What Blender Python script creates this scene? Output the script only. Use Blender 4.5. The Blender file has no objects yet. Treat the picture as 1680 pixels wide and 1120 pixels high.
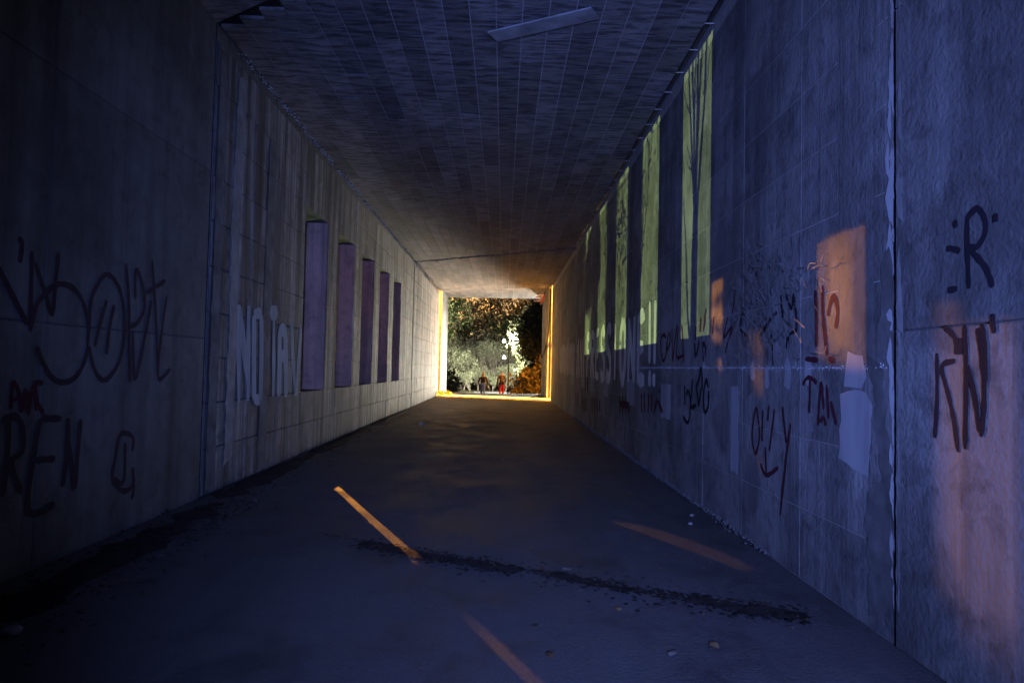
import bpy, bmesh, math, random
import numpy as np
from mathutils import Vector, Matrix, noise

SC = bpy.context.scene
COL = SC.collection
rnd = random.Random(7)

# ------------------------------------------------------------------ camera
def cam_axes(yaw, pitch, roll):
    f = Vector((math.sin(yaw) * math.cos(pitch), math.cos(yaw) * math.cos(pitch), math.sin(pitch)))
    r0 = Vector((math.cos(yaw), -math.sin(yaw), 0.0))
    u0 = r0.cross(f)
    c, s = math.cos(roll), math.sin(roll)
    return c * r0 + s * u0, -s * r0 + c * u0, f

cam = bpy.data.cameras.new('camera')
cam.sensor_width = 36.0
cam.lens = 24.0
cam.clip_start = 0.05
cam.clip_end = 900.0
cam_ob = bpy.data.objects.new('camera', cam)
COL.objects.link(cam_ob)
_r, _u, _f = cam_axes(0.01194, 0.03854, 0.02102)
M3 = Matrix((_r, _u, -_f)).transposed()
cam_ob.matrix_world = Matrix.Translation((0, 0, 1.5)) @ M3.to_4x4()
SC.camera = cam_ob

# ------------------------------------------------------------------ night sky
SUN_EL, SUN_ROT = math.radians(-3.0), math.radians(180.0)
world = bpy.data.worlds.new('World')
SC.world = world
world.use_nodes = True
wn = world.node_tree.nodes
sky = wn.new('ShaderNodeTexSky')
sky.sky_type = 'NISHITA'
sky.sun_disc = False
sky.sun_elevation = SUN_EL
sky.sun_rotation = SUN_ROT
wn['Background'].inputs['Strength'].default_value = 0.05
world.node_tree.links.new(sky.outputs[0], wn['Background'].inputs['Color'])

# ------------------------------------------------------------------ lamps
def lamp(name, kind, loc, energy, color, target=None, size=0.1, angle=60, blend=0.3):
    d = bpy.data.lights.new(name, kind)
    d.energy = energy
    d.color = color
    d.shadow_soft_size = size
    if kind == 'SPOT':
        d.spot_size = math.radians(angle)
        d.spot_blend = blend
    o = bpy.data.objects.new(name, d)
    o.location = loc
    if target is not None:
        o.rotation_euler = (Vector(target) - Vector(loc)).to_track_quat('-Z', 'Y').to_euler()
    COL.objects.link(o)
    return o

SODIUM = (1.0, 0.40, 0.06)
MERCURY = (0.78, 1.0, 0.34)
WARM = (1.0, 0.93, 0.77)
COOL = (0.205, 0.30, 1.0)
# cool floodlight standing at the near mouth, just behind the viewer
lamp('cool_floodlight', 'SPOT', (0.35, -2.2, 1.75), 4300, COOL, (0.75, 12.0, 2.35), 0.12, 66, 1.0)
# greenish lamp standing far out and low on the left, through the five slots
lamp('mercury_lamp', 'SPOT', (-3.56 - 50, 12.1 + 34.5, 2.5 - 8.6), 100000, MERCURY, (-3.3, 16.4, 2.5), 0.04, 17, 0.1)
# unseen narrow sodium spots out on the left, most added for single patches
def out_left(k, el, s, tgt, energy, size, angle, blend):
    lamp('warm_spot', 'SPOT', (tgt[0] - s, tgt[1] + k * s, tgt[2] + el * s), energy, SODIUM, tgt, size, angle, blend)
out_left(2.235, 0.75, 15, (-3.60, 11.95, 1.66), 90000, 0.03, 1.4, 0.15)
out_left(2.05, 0.310, 40, (-3.60, 17.2, 2.5), 640000, 0.20, 2.05, 0.2)
out_left(2.25, 0.390, 40, (-3.60, 17.2, 3.2), 250000, 0.20, 1.35, 0.3)
out_left(1.92, 0.400, 40, (-3.60, 14.2, 3.55), 200000, 0.20, 1.1, 0.35)
out_left(2.285, 0.390, 15, (-3.60, 11.98, 1.74), 50000, 0.06, 1.0, 0.25)
out_left(2.03, 0.620, 6, (-3.60, 16.4, 3.16), 11000, 0.015, 1.1, 0.4)
out_left(1.68, 0.290, 20, (-3.60, 14.2, 3.80), 75000, 0.05, 1.3, 0.2)
# sodium lamp over the open gap between the two decks
lamp('warm_spot', 'SPOT', (-2.4, 34.2, 12.5), 215000, (1.0, 0.40, 0.05), (-0.6, 33.8, 0.0), 0.12, 60, 0.3)
# white floodlight on the ground, hidden behind the right end wall
lamp('white_floodlight', 'SPOT', (3.62, 46.5, -0.03), 50000, WARM, (-5.0, 33.0, -1.9), 0.50, 76, 1.0)
# second floodlight on the ground, tilted up at the far mouth
lamp('white_floodlight', 'SPOT', (3.3, 45.2, -0.1), 9000, WARM, (-1.0, 38.2, 5.6), 0.12, 52, 0.7)
# sodium lamp over the verge on the right, beyond the far end
lamp('warm_spot', 'SPOT', (4.4, 45.0, 4.4), 4600, SODIUM, (0.6, 49.8, 0.0), 0.15, 88, 1.0)
# unseen lamps left of the hill; the first is fill added for its trees
lamp('warm_spot', 'SPOT', (-22, 84, 9), 130000, (1.0, 0.92, 0.70), (-3, 120, 7), 0.5, 80, 0.8)
lamp('warm_spot', 'SPOT', (-34, 80, 26), 2200000, (1.0, 0.74, 0.42), (-3, 150, 15), 0.5, 75, 0.6)

vs = SC.view_settings
vs.view_transform = 'Standard'
vs.look = 'None'
vs.exposure = 0.0
vs.gamma = 1.0
vs.use_curve_mapping = False

# ------------------------------------------------------------------ helpers
def link(name, me, mats, parent=None):
    o = bpy.data.objects.new(name, me)
    COL.objects.link(o)
    if mats is not None:
        for m in (mats if isinstance(mats, (list, tuple)) else [mats]):
            me.materials.append(m)
    if parent is not None:
        o.parent = parent
        o.matrix_parent_inverse = Matrix.Identity(4)
    return o

def mesh(name, V, F, smooth=False):
    me = bpy.data.meshes.new(name)
    me.from_pydata([tuple(v) for v in V], [], F)
    me.update()
    if smooth:
        for p in me.polygons:
            p.use_smooth = True
    return me

def thing(name, label, cat, loc=(0, 0, 0), group=None, rz=0.0):
    o = bpy.data.objects.new(name, None)
    o.empty_display_size = 0.3
    COL.objects.link(o)
    o.location = loc
    o.rotation_euler = (0, 0, rz)
    o['label'] = label
    o['category'] = cat
    if group:
        o['group'] = group
    return o

def tag(o, label, cat, group=None):
    o['label'] = label
    o['category'] = cat
    if group:
        o['group'] = group
    return o

def box(V, F, x0, x1, y0, y1, z0, z1):
    n = len(V)
    V += [(x0, y0, z0), (x1, y0, z0), (x1, y1, z0), (x0, y1, z0), (x0, y0, z1), (x1, y0, z1), (x1, y1, z1), (x0, y1, z1)]
    F += [(n, n + 3, n + 2, n + 1), (n + 4, n + 5, n + 6, n + 7), (n, n + 1, n + 5, n + 4), (n + 1, n + 2, n + 6, n + 5), (n + 2, n + 3, n + 7, n + 6), (n + 3, n, n + 4, n + 7)]

def prism(V, F, base, z0, z1):
    """base: ccw polygon in xy"""
    n = len(V); k = len(base)
    V += [(x, y, z0) for x, y in base] + [(x, y, z1) for x, y in base]
    F.append(tuple(range(n + k - 1, n - 1, -1)))
    F.append(tuple(range(n + k, n + 2 * k)))
    for i in range(k):
        j = (i + 1) % k
        F.append((n + i, n + j, n + k + j, n + k + i))

def tube(V, F, pts, radii, sides=6, cap=True):
    pts = [Vector(p) for p in pts]
    if not isinstance(radii, (list, tuple)):
        radii = [radii] * len(pts)
    n0 = len(V)
    for i, p in enumerate(pts):
        d = (pts[min(i + 1, len(pts) - 1)] - pts[max(i - 1, 0)]).normalized()
        a = d.orthogonal().normalized() if i == 0 else (a - d * a.dot(d)).normalized()
        b = d.cross(a)
        for k in range(sides):
            t = 2 * math.pi * k / sides
            V.append(tuple(p + (a * math.cos(t) + b * math.sin(t)) * radii[i]))
    for i in range(len(pts) - 1):
        for k in range(sides):
            k2 = (k + 1) % sides
            F.append((n0 + i * sides + k, n0 + i * sides + k2, n0 + (i + 1) * sides + k2, n0 + (i + 1) * sides + k))
    if cap:
        F.append(tuple(n0 + k for k in range(sides - 1, -1, -1)))
        F.append(tuple(n0 + (len(pts) - 1) * sides + k for k in range(sides)))

# ------------------------------------------------------------------ materials
class NT:
    def __init__(self, name):
        self.m = bpy.data.materials.new(name)
        self.m.use_nodes = True
        self.n = self.m.node_tree.nodes
        self.l = self.m.node_tree.links
        self.b = self.n['Principled BSDF']
        self.b.inputs['Specular IOR Level'].default_value = 0.25
    def add(self, t, **kw):
        x = self.n.new(t)
        for k, v in kw.items():
            setattr(x, k, v)
        return x
    def pos(self, scale=(1, 1, 1)):
        g = self.add('ShaderNodeNewGeometry')
        v = self.add('ShaderNodeVectorMath', operation='MULTIPLY')
        self.l.new(g.outputs['Position'], v.inputs[0])
        v.inputs[1].default_value = scale
        return v.outputs[0]
    def noise(self, vec, scale, detail=4.0, rough=0.55):
        x = self.add('ShaderNodeTexNoise')
        x.inputs['Scale'].default_value = scale
        x.inputs['Detail'].default_value = detail
        x.inputs['Roughness'].default_value = rough
        self.l.new(vec, x.inputs['Vector'])
        return x.outputs['Fac']
    def ramp(self, fac, stops):
        x = self.add('ShaderNodeValToRGB')
        e = x.color_ramp.elements
        while len(e) < len(stops):
            e.new(0.5)
        for el, (p, c) in zip(e, stops):
            el.position = p
            el.color = (*c, 1) if not isinstance(c, (int, float)) else (c, c, c, 1)
        self.l.new(fac, x.inputs[0])
        return x.outputs[0]
    def mix(self, fac, a, b, mode='MIX'):
        x = self.add('ShaderNodeMix', data_type='RGBA', blend_type=mode)
        for sock, v in ((x.inputs[0], fac), (x.inputs[6], a), (x.inputs[7], b)):
            if isinstance(v, (int, float)):
                sock.default_value = v
            elif isinstance(v, tuple):
                sock.default_value = (*v, 1)
            else:
                self.l.new(v, sock)
        return x.outputs[2]
    def rand(self, lo, hi):
        o = self.add('ShaderNodeObjectInfo')
        x = self.add('ShaderNodeMapRange')
        self.l.new(o.outputs['Random'], x.inputs[0])
        x.inputs[3].default_value = lo
        x.inputs[4].default_value = hi
        return x.outputs[0]
    def bump(self, fac, dist, strength=1.0, prev=None):
        x = self.add('ShaderNodeBump')
        x.inputs['Distance'].default_value = dist
        x.inputs['Strength'].default_value = strength
        self.l.new(fac, x.inputs['Height'])
        if prev is not None:
            self.l.new(prev, x.inputs['Normal'])
        return x.outputs[0]
    def out(self, color=None, rough=None, normal=None):
        for k, v in (('Base Color', color), ('Roughness', rough), ('Normal', normal)):
            if v is None:
                continue
            if isinstance(v, tuple):
                self.b.inputs[k].default_value = (*v, 1)
            elif isinstance(v, (int, float)):
                self.b.inputs[k].default_value = v
            else:
                self.l.new(v, self.b.inputs[k])
        return self.m

def simple(name, color, rough=0.8, nscale=8.0, amt=0.25, bump=0.004):
    t = NT(name)
    p = t.pos()
    f = t.noise(p, nscale)
    c = t.mix(t.ramp(f, [(0.3, 0.0), (0.7, 1.0)]), tuple(x * (1 - amt) for x in color), tuple(min(1, x * (1 + amt)) for x in color))
    return t.out(c, rough, t.bump(f, bump))

def worn_paint(name, color, cover=0.6, scale=22):
    """spray or brush paint that has flaked and faded off the concrete in specks"""
    t = NT(name)
    f = t.noise(t.pos(), scale, 6, 0.7)
    g = t.noise(t.pos((3, 3, .6)), 1.4, 4, 0.6)
    c = t.mix(t.ramp(g, [(0.3, 0.0), (0.7, 1.0)]), tuple(x * .7 for x in color), tuple(min(1, x * 1.25) for x in color))
    m = t.out(c, 0.95)
    s = t.add('ShaderNodeMath', operation='ADD')
    t.l.new(f, s.inputs[0])
    t.l.new(g, s.inputs[1])
    fac = t.ramp(s.outputs[0], [(cover + .24, 1.0), (cover + .44, 0.12)])
    tr = t.add('ShaderNodeBsdfTransparent')
    mx = t.add('ShaderNodeMixShader')
    t.l.new(fac, mx.inputs[0])
    t.l.new(tr.outputs[0], mx.inputs[1])
    t.l.new(t.b.outputs[0], mx.inputs[2])
    out = [n for n in t.n if n.type == 'OUTPUT_MATERIAL'][0]
    t.l.new(mx.outputs[0], out.inputs['Surface'])
    return m

def wall_concrete(name, c0, c1, dirt, drip=0.55, relief=1.0, blotch=0.6, hard=0.0):
    t = NT(name)
    P = t.pos((1, 1, 1))
    warp = t.add('ShaderNodeTexNoise')
    warp.inputs['Scale'].default_value = 2.5
    warp.inputs['Detail'].default_value = 4
    t.l.new(P, warp.inputs['Vector'])
    wv = t.add('ShaderNodeVectorMath', operation='MULTIPLY_ADD')
    t.l.new(warp.outputs['Color'], wv.inputs[0])
    wv.inputs[1].default_value = (.35, .35, .35)
    t.l.new(P, wv.inputs[2])
    W = wv.outputs[0]
    streak = t.noise(t.pos((5.5, 5.5, 0.22)), 1.0, 7, 0.62)
    mid = t.noise(t.pos((13, 13, 0.14)), 1.0, 5, 0.6)
    fine = t.noise(t.pos((26, 26, 1.1)), 1.0, 5, 0.6)
    drips = t.noise(t.pos((2.4, 2.4, 0.16)), 1.0, 6, 0.6)
    mott = t.noise(W, 1.1, 8, 0.66)
    spots = t.noise(W, 4.5, 6, 0.68)
    worn = t.noise(W, 0.75, 7, 0.62)
    pits = t.noise(P, 34, 3, 0.5)
    col = t.mix(t.ramp(mott, [(0.36, 0.0), (0.62, 1.0)]), c0, c1)
    col = t.mix(t.ramp(worn, [(0.50, 0.0), (0.60, blotch)]), col, tuple(x * 0.58 for x in c0))
    col = t.mix(t.ramp(spots, [(0.50, 0.0), (0.66, blotch * .8)]), col, dirt)
    col = t.mix(t.ramp(worn, [(0.33, blotch * .7), (0.42, 0.0)]), col, tuple(min(1, x * 1.35) for x in c1))
    col = t.mix(t.ramp(drips, [(0.52 - .05 * hard, 0.0), (0.70 - .11 * hard, 0.65 + .2 * hard)]), col, dirt)
    col = t.mix(t.ramp(streak, [(0.42 + .03 * hard, 0.0), (0.72 - .14 * hard, drip)]), col, dirt)
    col = t.mix(t.ramp(mid, [(0.46, 0.0), (0.66 - .09 * hard, drip * .8)]), col, dirt)
    col = t.mix(t.ramp(fine, [(0.35, 0.28 * drip), (0.6, 0.0)]), col, tuple(x * 0.5 for x in dirt))
    r = t.rand(0.90, 1.08)
    cc = t.add('ShaderNodeCombineColor')
    for i in range(3):
        t.l.new(r, cc.inputs[i])
    col = t.mix(1.0, col, cc.outputs[0], 'MULTIPLY')
    nb = t.bump(streak, 0.07 * relief, 0.7)
    nb = t.bump(fine, 0.030 * relief, 0.9, nb)
    nb = t.bump(spots, 0.02, 0.5, nb)
    nb = t.bump(pits, 0.006, 0.8, nb)
    return t.out(col, 0.85, nb)

MAT = {}
MAT['wall_left'] = wall_concrete('wall_concrete_left', (0.34, 0.332, 0.31), (0.45, 0.44, 0.41), (0.060, 0.057, 0.052), 0.80, 1.0, 0.7, 0.6)
MAT['wall_right'] = wall_concrete('wall_concrete_right', (0.23, 0.23, 0.225), (0.34, 0.34, 0.33), (0.085, 0.085, 0.085), 0.28, 0.10, 0.75)
MAT['wall_near'] = wall_concrete('wall_concrete_near', (0.20, 0.20, 0.195), (0.29, 0.29, 0.28), (0.07, 0.07, 0.068), 0.25, 0.05, 0.8)
MAT['wall_dimmed'] = wall_concrete('wall_concrete_dimmed', (0.125, 0.125, 0.12), (0.18, 0.18, 0.17), (0.055, 0.055, 0.05), 0.25, 0.05, 0.6)  # near concrete darkened for the left wall: its shade put into the colour
MAT['core'] = simple('joint_mortar', (0.13, 0.13, 0.12), 0.9, 6, 0.4)
MAT['core_pale'] = simple('pale_joint_mortar', (0.40, 0.40, 0.38), 0.9, 9, 0.25)
MAT['jamb'] = wall_concrete('slot_reveal_render', (0.40, 0.265, 0.215), (0.48, 0.32, 0.26), (0.13, 0.095, 0.085), 0.4, 0.1, 0.6)

def ceiling_mat():
    t = NT('board_marked_ceiling')
    chat = t.noise(t.pos((2.6, 12, 3)), 1.0, 6, 0.68)
    mott = t.noise(t.pos((1, 1, 1)), 1.4, 5, 0.6)
    grain = t.noise(t.pos((30, 3, 3)), 1.0, 3, 0.5)
    col = t.mix(t.ramp(mott, [(0.3, 0.0), (0.7, 1.0)]), (0.15, 0.148, 0.146), (0.26, 0.256, 0.25))
    col = t.mix(t.ramp(chat, [(0.47, 0.0), (0.58, 0.8)]), col, (0.055, 0.054, 0.053))
    r = t.rand(0.70, 1.25)
    cc = t.add('ShaderNodeCombineColor')
    for i in range(3):
        t.l.new(r, cc.inputs[i])
    col = t.mix(1.0, col, cc.outputs[0], 'MULTIPLY')
    nb = t.bump(chat, 0.05, 1.0)
    nb = t.bump(grain, 0.006, 0.5, nb)
    return t.out(col, 0.8, nb)
MAT['ceiling'] = ceiling_mat()

def asphalt():
    t = NT('worn_asphalt')
    big = t.noise(t.pos((1, 0.45, 1)), 0.55, 5, 0.6)
    fine = t.noise(t.pos((1, 1, 1)), 42, 4, 0.7)
    spk = t.noise(t.pos((1, 1, 1)), 120, 2, 0.5)
    col = t.mix(t.ramp(big, [(0.3, 0.0), (0.7, 1.0)]), (0.080, 0.080, 0.079), (0.125, 0.124, 0.122))
    col = t.mix(t.ramp(fine, [(0.45, 0.0), (0.75, 0.5)]), col, (0.14, 0.137, 0.13))
    col = t.mix(t.ramp(spk, [(0.66, 0.0), (0.72, 0.7)]), col, (0.30, 0.29, 0.27))
    stain = t.noise(t.pos((1, 0.8, 1)), 1.3, 8, 0.7)
    col = t.mix(t.ramp(stain, [(0.50, 0.0), (0.62, 0.6)]), col, (0.045, 0.044, 0.043))
    col = t.mix(t.ramp(stain, [(0.30, 0.4), (0.40, 0.0)]), col, (0.19, 0.187, 0.18))
    rough = t.ramp(stain, [(0.40, 0.78), (0.62, 0.48)])
    nb = t.bump(fine, 0.012, 0.8)
    nb = t.bump(spk, 0.004, 0.8, nb)
    return t.out(col, rough, nb)
MAT['asphalt'] = asphalt()
MAT['soil'] = simple('dark_soil_and_dead_leaves', (0.026, 0.022, 0.018), 0.95, 9, 0.6, 0.02)
MAT['grass'] = simple('rough_hill_grass', (0.06, 0.055, 0.03), 0.95, 2.5, 0.5, 0.05)
MAT['paint_dark'] = worn_paint('dark_spray_paint', (0.018, 0.013, 0.022), 0.90)
MAT['paint_faded'] = worn_paint('faded_dark_spray_paint', (0.050, 0.030, 0.036), 0.82)
MAT['paint_red'] = worn_paint('dark_red_spray_paint', (0.075, 0.013, 0.024), 0.86)
MAT['paint_white'] = worn_paint('pale_grey_brush_paint', (0.44, 0.48, 0.47), 0.97)
MAT['paint_cream'] = worn_paint('cream_brush_paint', (0.85, 0.84, 0.76), 1.05)
MAT['patch'] = worn_paint('pale_repair_render', (0.40, 0.41, 0.42), 0.86, 9)
MAT['pale_patch'] = simple('pale_grey_patch', (0.27, 0.27, 0.27), 0.8, 5, 0.3, 0.004)
MAT['crumb'] = simple('grey_mortar_crumbs', (0.13, 0.13, 0.125), 0.9, 20, 0.3, 0.004)
MAT['lime'] = worn_paint('flaking_lime_deposit', (0.44, 0.45, 0.46), 0.84, 11)
MAT['soot'] = worn_paint('black_damp_growth', (0.05, 0.05, 0.048), 0.78, 16)
MAT['stain'] = simple('dark_water_stain', (0.15, 0.15, 0.145), 0.9, 5, 0.4, 0.004)
MAT['crust'] = simple('lime_crust', (0.62, 0.60, 0.54), 0.8, 20, 0.2, 0.004)
MAT['metal'] = simple('dark_painted_metal', (0.06, 0.055, 0.055), 0.5, 12, 0.3, 0.001)
MAT['cable'] = simple('black_cable_rubber', (0.015, 0.015, 0.015), 0.6, 12, 0.2, 0.001)
MAT['mauve'] = simple('mauve_glazed_porcelain', (0.50, 0.42, 0.62), 0.3, 8, 0.1, 0.001)
MAT['rust'] = simple('rust_red_metal', (0.22, 0.05, 0.03), 0.6, 14, 0.4, 0.002)

# ------------------------------------------------------------------ layout of the underpass
XL, XR, H = -3.32, 2.22, 5.30
J0, J1, J2, J3, J4 = (7.64, 3.78), (24.84, 21.15), (34.4, 31.7), (36.1, 33.6), (40.1, 39.8)
SLOTS = [(11.25 + 2.27 * i, 12.69 + 2.27 * i) for i in range(5)]
SILL, HEAD = 1.03, 4.12
ROW = 0.515

def yj(J, x):
    return J[0] + (x - XL) / (XR - XL) * (J[1] - J[0])

def smooth(a, b, t):
    t = max(0.0, min(1.0, (t - a) / (b - a)))
    return t * t * (3 - 2 * t)

def terrain(x, y):
    h = -0.03
    # valley on the left, beside the underpass
    drop = min(12.5, max(0.0, -x - 4.3) * 0.36) + (0.25 if x < -4.3 else 0.0)
    h -= drop * (1 - smooth(46, 62, y))
    # the path falls away beyond the far end
    h -= 0.62 * smooth(39.5, 49, y)
    # wooded hill
    t = max(0.0, y - 68)
    h += 0.19 * t * smooth(0, 40, t) + 2.2 * smooth(0, 30, t) * noise.noise(Vector((x * 0.03, y * 0.03, 0)))
    # bank on the right
    b = smooth(1.2, 5.0, x) * smooth(53, 58, y) * (1 - smooth(75, 95, y))
    h += 5.5 * b
    return h

def make_ground():
    xs = sorted(set([-260, -200, -150, -110] + list(range(-90, -20, 5)) + list(np.arange(-20, 20, 1.0)) + [-4.3, -4.29] + list(range(20, 91, 5)) + [110, 150, 200, 260]))
    ys = sorted(set([-200, -120, -70, -40, -25] + list(range(-15, 36, 3)) + list(np.arange(36, 76, 1.0)) + list(range(76, 200, 4)) + list(range(200, 420, 20))))
    V = [(float(x), float(y), terrain(x, y)) for y in ys for x in xs]
    n = len(xs)
    F = [(j * n + i, j * n + i + 1, (j + 1) * n + i + 1, (j + 1) * n + i) for j in range(len(ys) - 1) for i in range(n - 1)]
    o = link('ground', mesh('ground', V, F, True), MAT['grass'])
    o['kind'] = 'structure'
    # asphalt path through the underpass and down the far side
    V, F = [], []
    ys = list(np.arange(-30, 60.1, 0.75))
    us = [-1, -0.96, -0.8, -0.4, 0, 0.4, 0.8, 0.96, 1]
    for y in ys:
        cx = -0.5 if y < 40 else -0.5 - 0.02 * (y - 40)
        hw = 2.9 - (1.3 * smooth(40, 50, y))
        for u in us:
            e = 0.02 * noise.noise(Vector((u * 3, y * 0.4, 4)))
            x = cx + u * hw
            V.append((x, y, max(terrain(x, y), terrain(cx, y)) + 0.028 + e * 0.6))
    n = len(us)
    F = [(j * n + i, j * n + i + 1, (j + 1) * n + i + 1, (j + 1) * n + i) for j in range(len(ys) - 1) for i in range(n - 1)]
    o = link('footpath', mesh('footpath', V, F, True), MAT['asphalt'])
    o['kind'] = 'structure'
make_ground()
V, F = [], []
prism(V, F, [(-3.40, J2[0]), (2.30, J2[1]), (2.30, J3[1]), (-3.40, J3[0])], -.05, .045)  # pale slab added to bounce the gap lamp's light and brighten its band
link('gap_bounce_slab', mesh('gap_bounce_slab', V, F), simple('pale_bounce_slab', (0.33, 0.31, 0.29), 0.8, 5, 0.3, 0.006))['kind'] = 'structure'

# ------------------------------------------------------------------ walls
def panel_grid(parent, X, side, cols, rows, mat, holes=(), jig=0.006, gap=0.012, proud=0.021):
    """formwork panels standing proud of the core of a wall; side -1: face looks to +x"""
    cache = {}
    for c0, c1 in cols:
        for r0, r1 in rows:
            if any(c0 < h1 - 0.01 and c1 > h0 + 0.01 and r0 < z1 - 0.01 and r1 > z0 + 0.01 for h0, h1, z0, z1 in holes):
                continue
            key = (round(c1 - c0, 2), round(r1 - r0, 2))
            if key not in cache:
                w, hh, b = c1 - c0 - gap, r1 - r0 - gap, min(0.006, proud)
                s = -side
                V = []
                for d, k in ((0, 0), (proud * .7, 0), (proud, b)):
                    V += [(s * d, -w / 2 + k, -hh / 2 + k), (s * d, w / 2 - k, -hh / 2 + k), (s * d, w / 2 - k, hh / 2 - k), (s * d, -w / 2 + k, hh / 2 - k)]
                F = []
                for L in (0, 4):
                    for i in range(4):
                        j = (i + 1) % 4
                        q = (L + i, L + j, L + 4 + j, L + 4 + i)
                        F.append(q if s > 0 else q[::-1])
                F.append((8, 9, 10, 11) if s > 0 else (11, 10, 9, 8))
                me = mesh('concrete_panel', V, F)
                me.materials.append(mat)
                cache[key] = me
            o = link('concrete_panel', cache[key], None, parent)
            o.location = (X + side * (proud - .001) - side * rnd.uniform(0, jig), (c0 + c1) / 2, (r0 + r1) / 2)
            if jig > .004:
                o.rotation_euler = (0, rnd.uniform(-.003, .003), rnd.uniform(-.0025, .0025))

def spans(a, b, n):
    s = (b - a) / n
    return [(a + i * s, a + (i + 1) * s) for i in range(n)]

ROWS = [(i * ROW, (i + 1) * ROW) for i in range(10)]
def core(parent, boxes, mat, name='wall_core'):
    V, F = [], []
    for b in boxes:
        box(V, F, *b)
    return link(name, mesh(name, V, F), mat, parent)

# left wall of the long bay, with five tall slots
wall_l = thing('tunnel_wall', 'left concrete wall of the underpass pierced by five tall upright slots', 'wall', (0, 0, 0))
T0, T1 = -3.88, XL - 0.02
a, b = J0[0] + 0.05, J1[0] - 0.10
core(wall_l, [(T0, T1, a, b, -0.3, SILL - 0.004), (T0, T1, a, b, HEAD + 0.004, 5.6), (T0, T1, a, SLOTS[0][0], SILL, HEAD)], MAT['core'])
for i, (s0, s1) in enumerate(SLOTS):
    e = SLOTS[i + 1][0] if i < 4 else b
    core(wall_l, [(T0, T1 + 0.012, s1 + 0.002, e - 0.002, SILL - 0.002, HEAD + 0.002)], MAT['jamb'], 'pier')
cols = spans(a, SLOTS[0][0], 3)
for i, s in enumerate(SLOTS):
    cols += [s]
    if i < 4:
        cols += [(s[1], SLOTS[i + 1][0])]
cols += spans(SLOTS[4][1], b, 3)
panel_grid(wall_l, XL, -1, cols, ROWS, MAT['wall_left'], [(s0, s1, SILL, HEAD) for s0, s1 in SLOTS], jig=.009)

wall_r = thing('tunnel_wall', 'right concrete wall of the underpass with cream letters and tall patches of greenish light', 'wall')
a, b = J0[1] + 0.06, J1[1] - 0.06
core(wall_r, [(XR + 0.004, XR + 0.5, a, b, -0.3, 5.6)], MAT['core_pale'])
panel_grid(wall_r, XR, 1, spans(a, b, 14), ROWS, MAT['wall_right'], jig=0.0015, gap=0.007, proud=0.006)

wall_l2 = thing('tunnel_wall', 'left concrete wall of the short bay next to the orange lit gap', 'wall')
a, b = J1[0] + 0.06, J2[0]
core(wall_l2, [(-3.8, XL - 0.02, a, b, -0.3, 5.6)], MAT['core'])
panel_grid(wall_l2, XL, -1, spans(a, b, 7), ROWS, MAT['wall_left'])
wall_r2 = thing('tunnel_wall', 'right concrete wall of the short bay next to the orange lit gap', 'wall')
a, b = J1[1] + 0.03, J2[1]
core(wall_r2, [(XR + 0.004, XR + 0.5, a, b, -0.3, 5.6)], MAT['core_pale'])
panel_grid(wall_r2, XR, 1, spans(a, b, 7), ROWS, MAT['wall_right'], jig=0.0015, gap=.008, proud=0.006)

for nm, x0, x1, ya, yb, lab in (('retaining_wall', -3.9, -3.42, J2[0] + 0.02, J3[0] - 0.02, 'left retaining wall closing the open gap between the two decks'),
                                ('retaining_wall', 2.32, 2.8, J2[1] + 0.02, J3[1] - 0.02, 'right retaining wall closing the open gap between the two decks')):
    V, F = [], []
    box(V, F, x0, x1, ya, yb, -0.3, 6.2)
    tag(link(nm, mesh(nm, V, F), MAT['wall_left']), lab, 'wall')

far_l = thing('end_wall', 'left end wall at the far mouth, glaring in the white floodlight', 'wall')
core(far_l, [(-3.8, XL - 0.02, J3[0], J4[0], -0.4, 5.88)], MAT['core'])
panel_grid(far_l, XL, -1, spans(J3[0], J4[0], 3), ROWS + [(5.15, 5.6)], MAT['wall_near'])
far_r = thing('end_wall', 'right end wall at the far mouth, in brown shade beside the cable', 'wall')
core(far_r, [(XR + 0.02, XR + 0.5, J3[1], J4[1], -0.4, 5.88)], MAT['core'])
panel_grid(far_r, XR, 1, spans(J3[1], J4[1], 4), ROWS + [(5.15, 5.6)], MAT['wall_near'])

XNL, XNR = -3.29, 2.205
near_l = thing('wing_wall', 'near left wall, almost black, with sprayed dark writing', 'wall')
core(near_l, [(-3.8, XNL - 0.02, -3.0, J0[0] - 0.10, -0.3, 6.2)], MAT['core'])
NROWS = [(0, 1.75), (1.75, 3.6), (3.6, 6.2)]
panel_grid(near_l, XNL, -1, spans(-3.0, J0[0] - 0.10, 4), NROWS, MAT['wall_dimmed'], jig=0.0015, gap=0.006)
near_r = thing('wing_wall', 'near right wall with black spray tags under an orange light patch', 'wall')
core(near_r, [(XNR + 0.02, XNR + 0.5, -3.0, J0[1] + 0.035, -0.3, 6.2)], MAT['core'])
panel_grid(near_r, XNR, 1, spans(-3.0, J0[1] + 0.035, 3), NROWS, MAT['wall_near'], jig=0.0015, gap=0.006)

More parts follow.
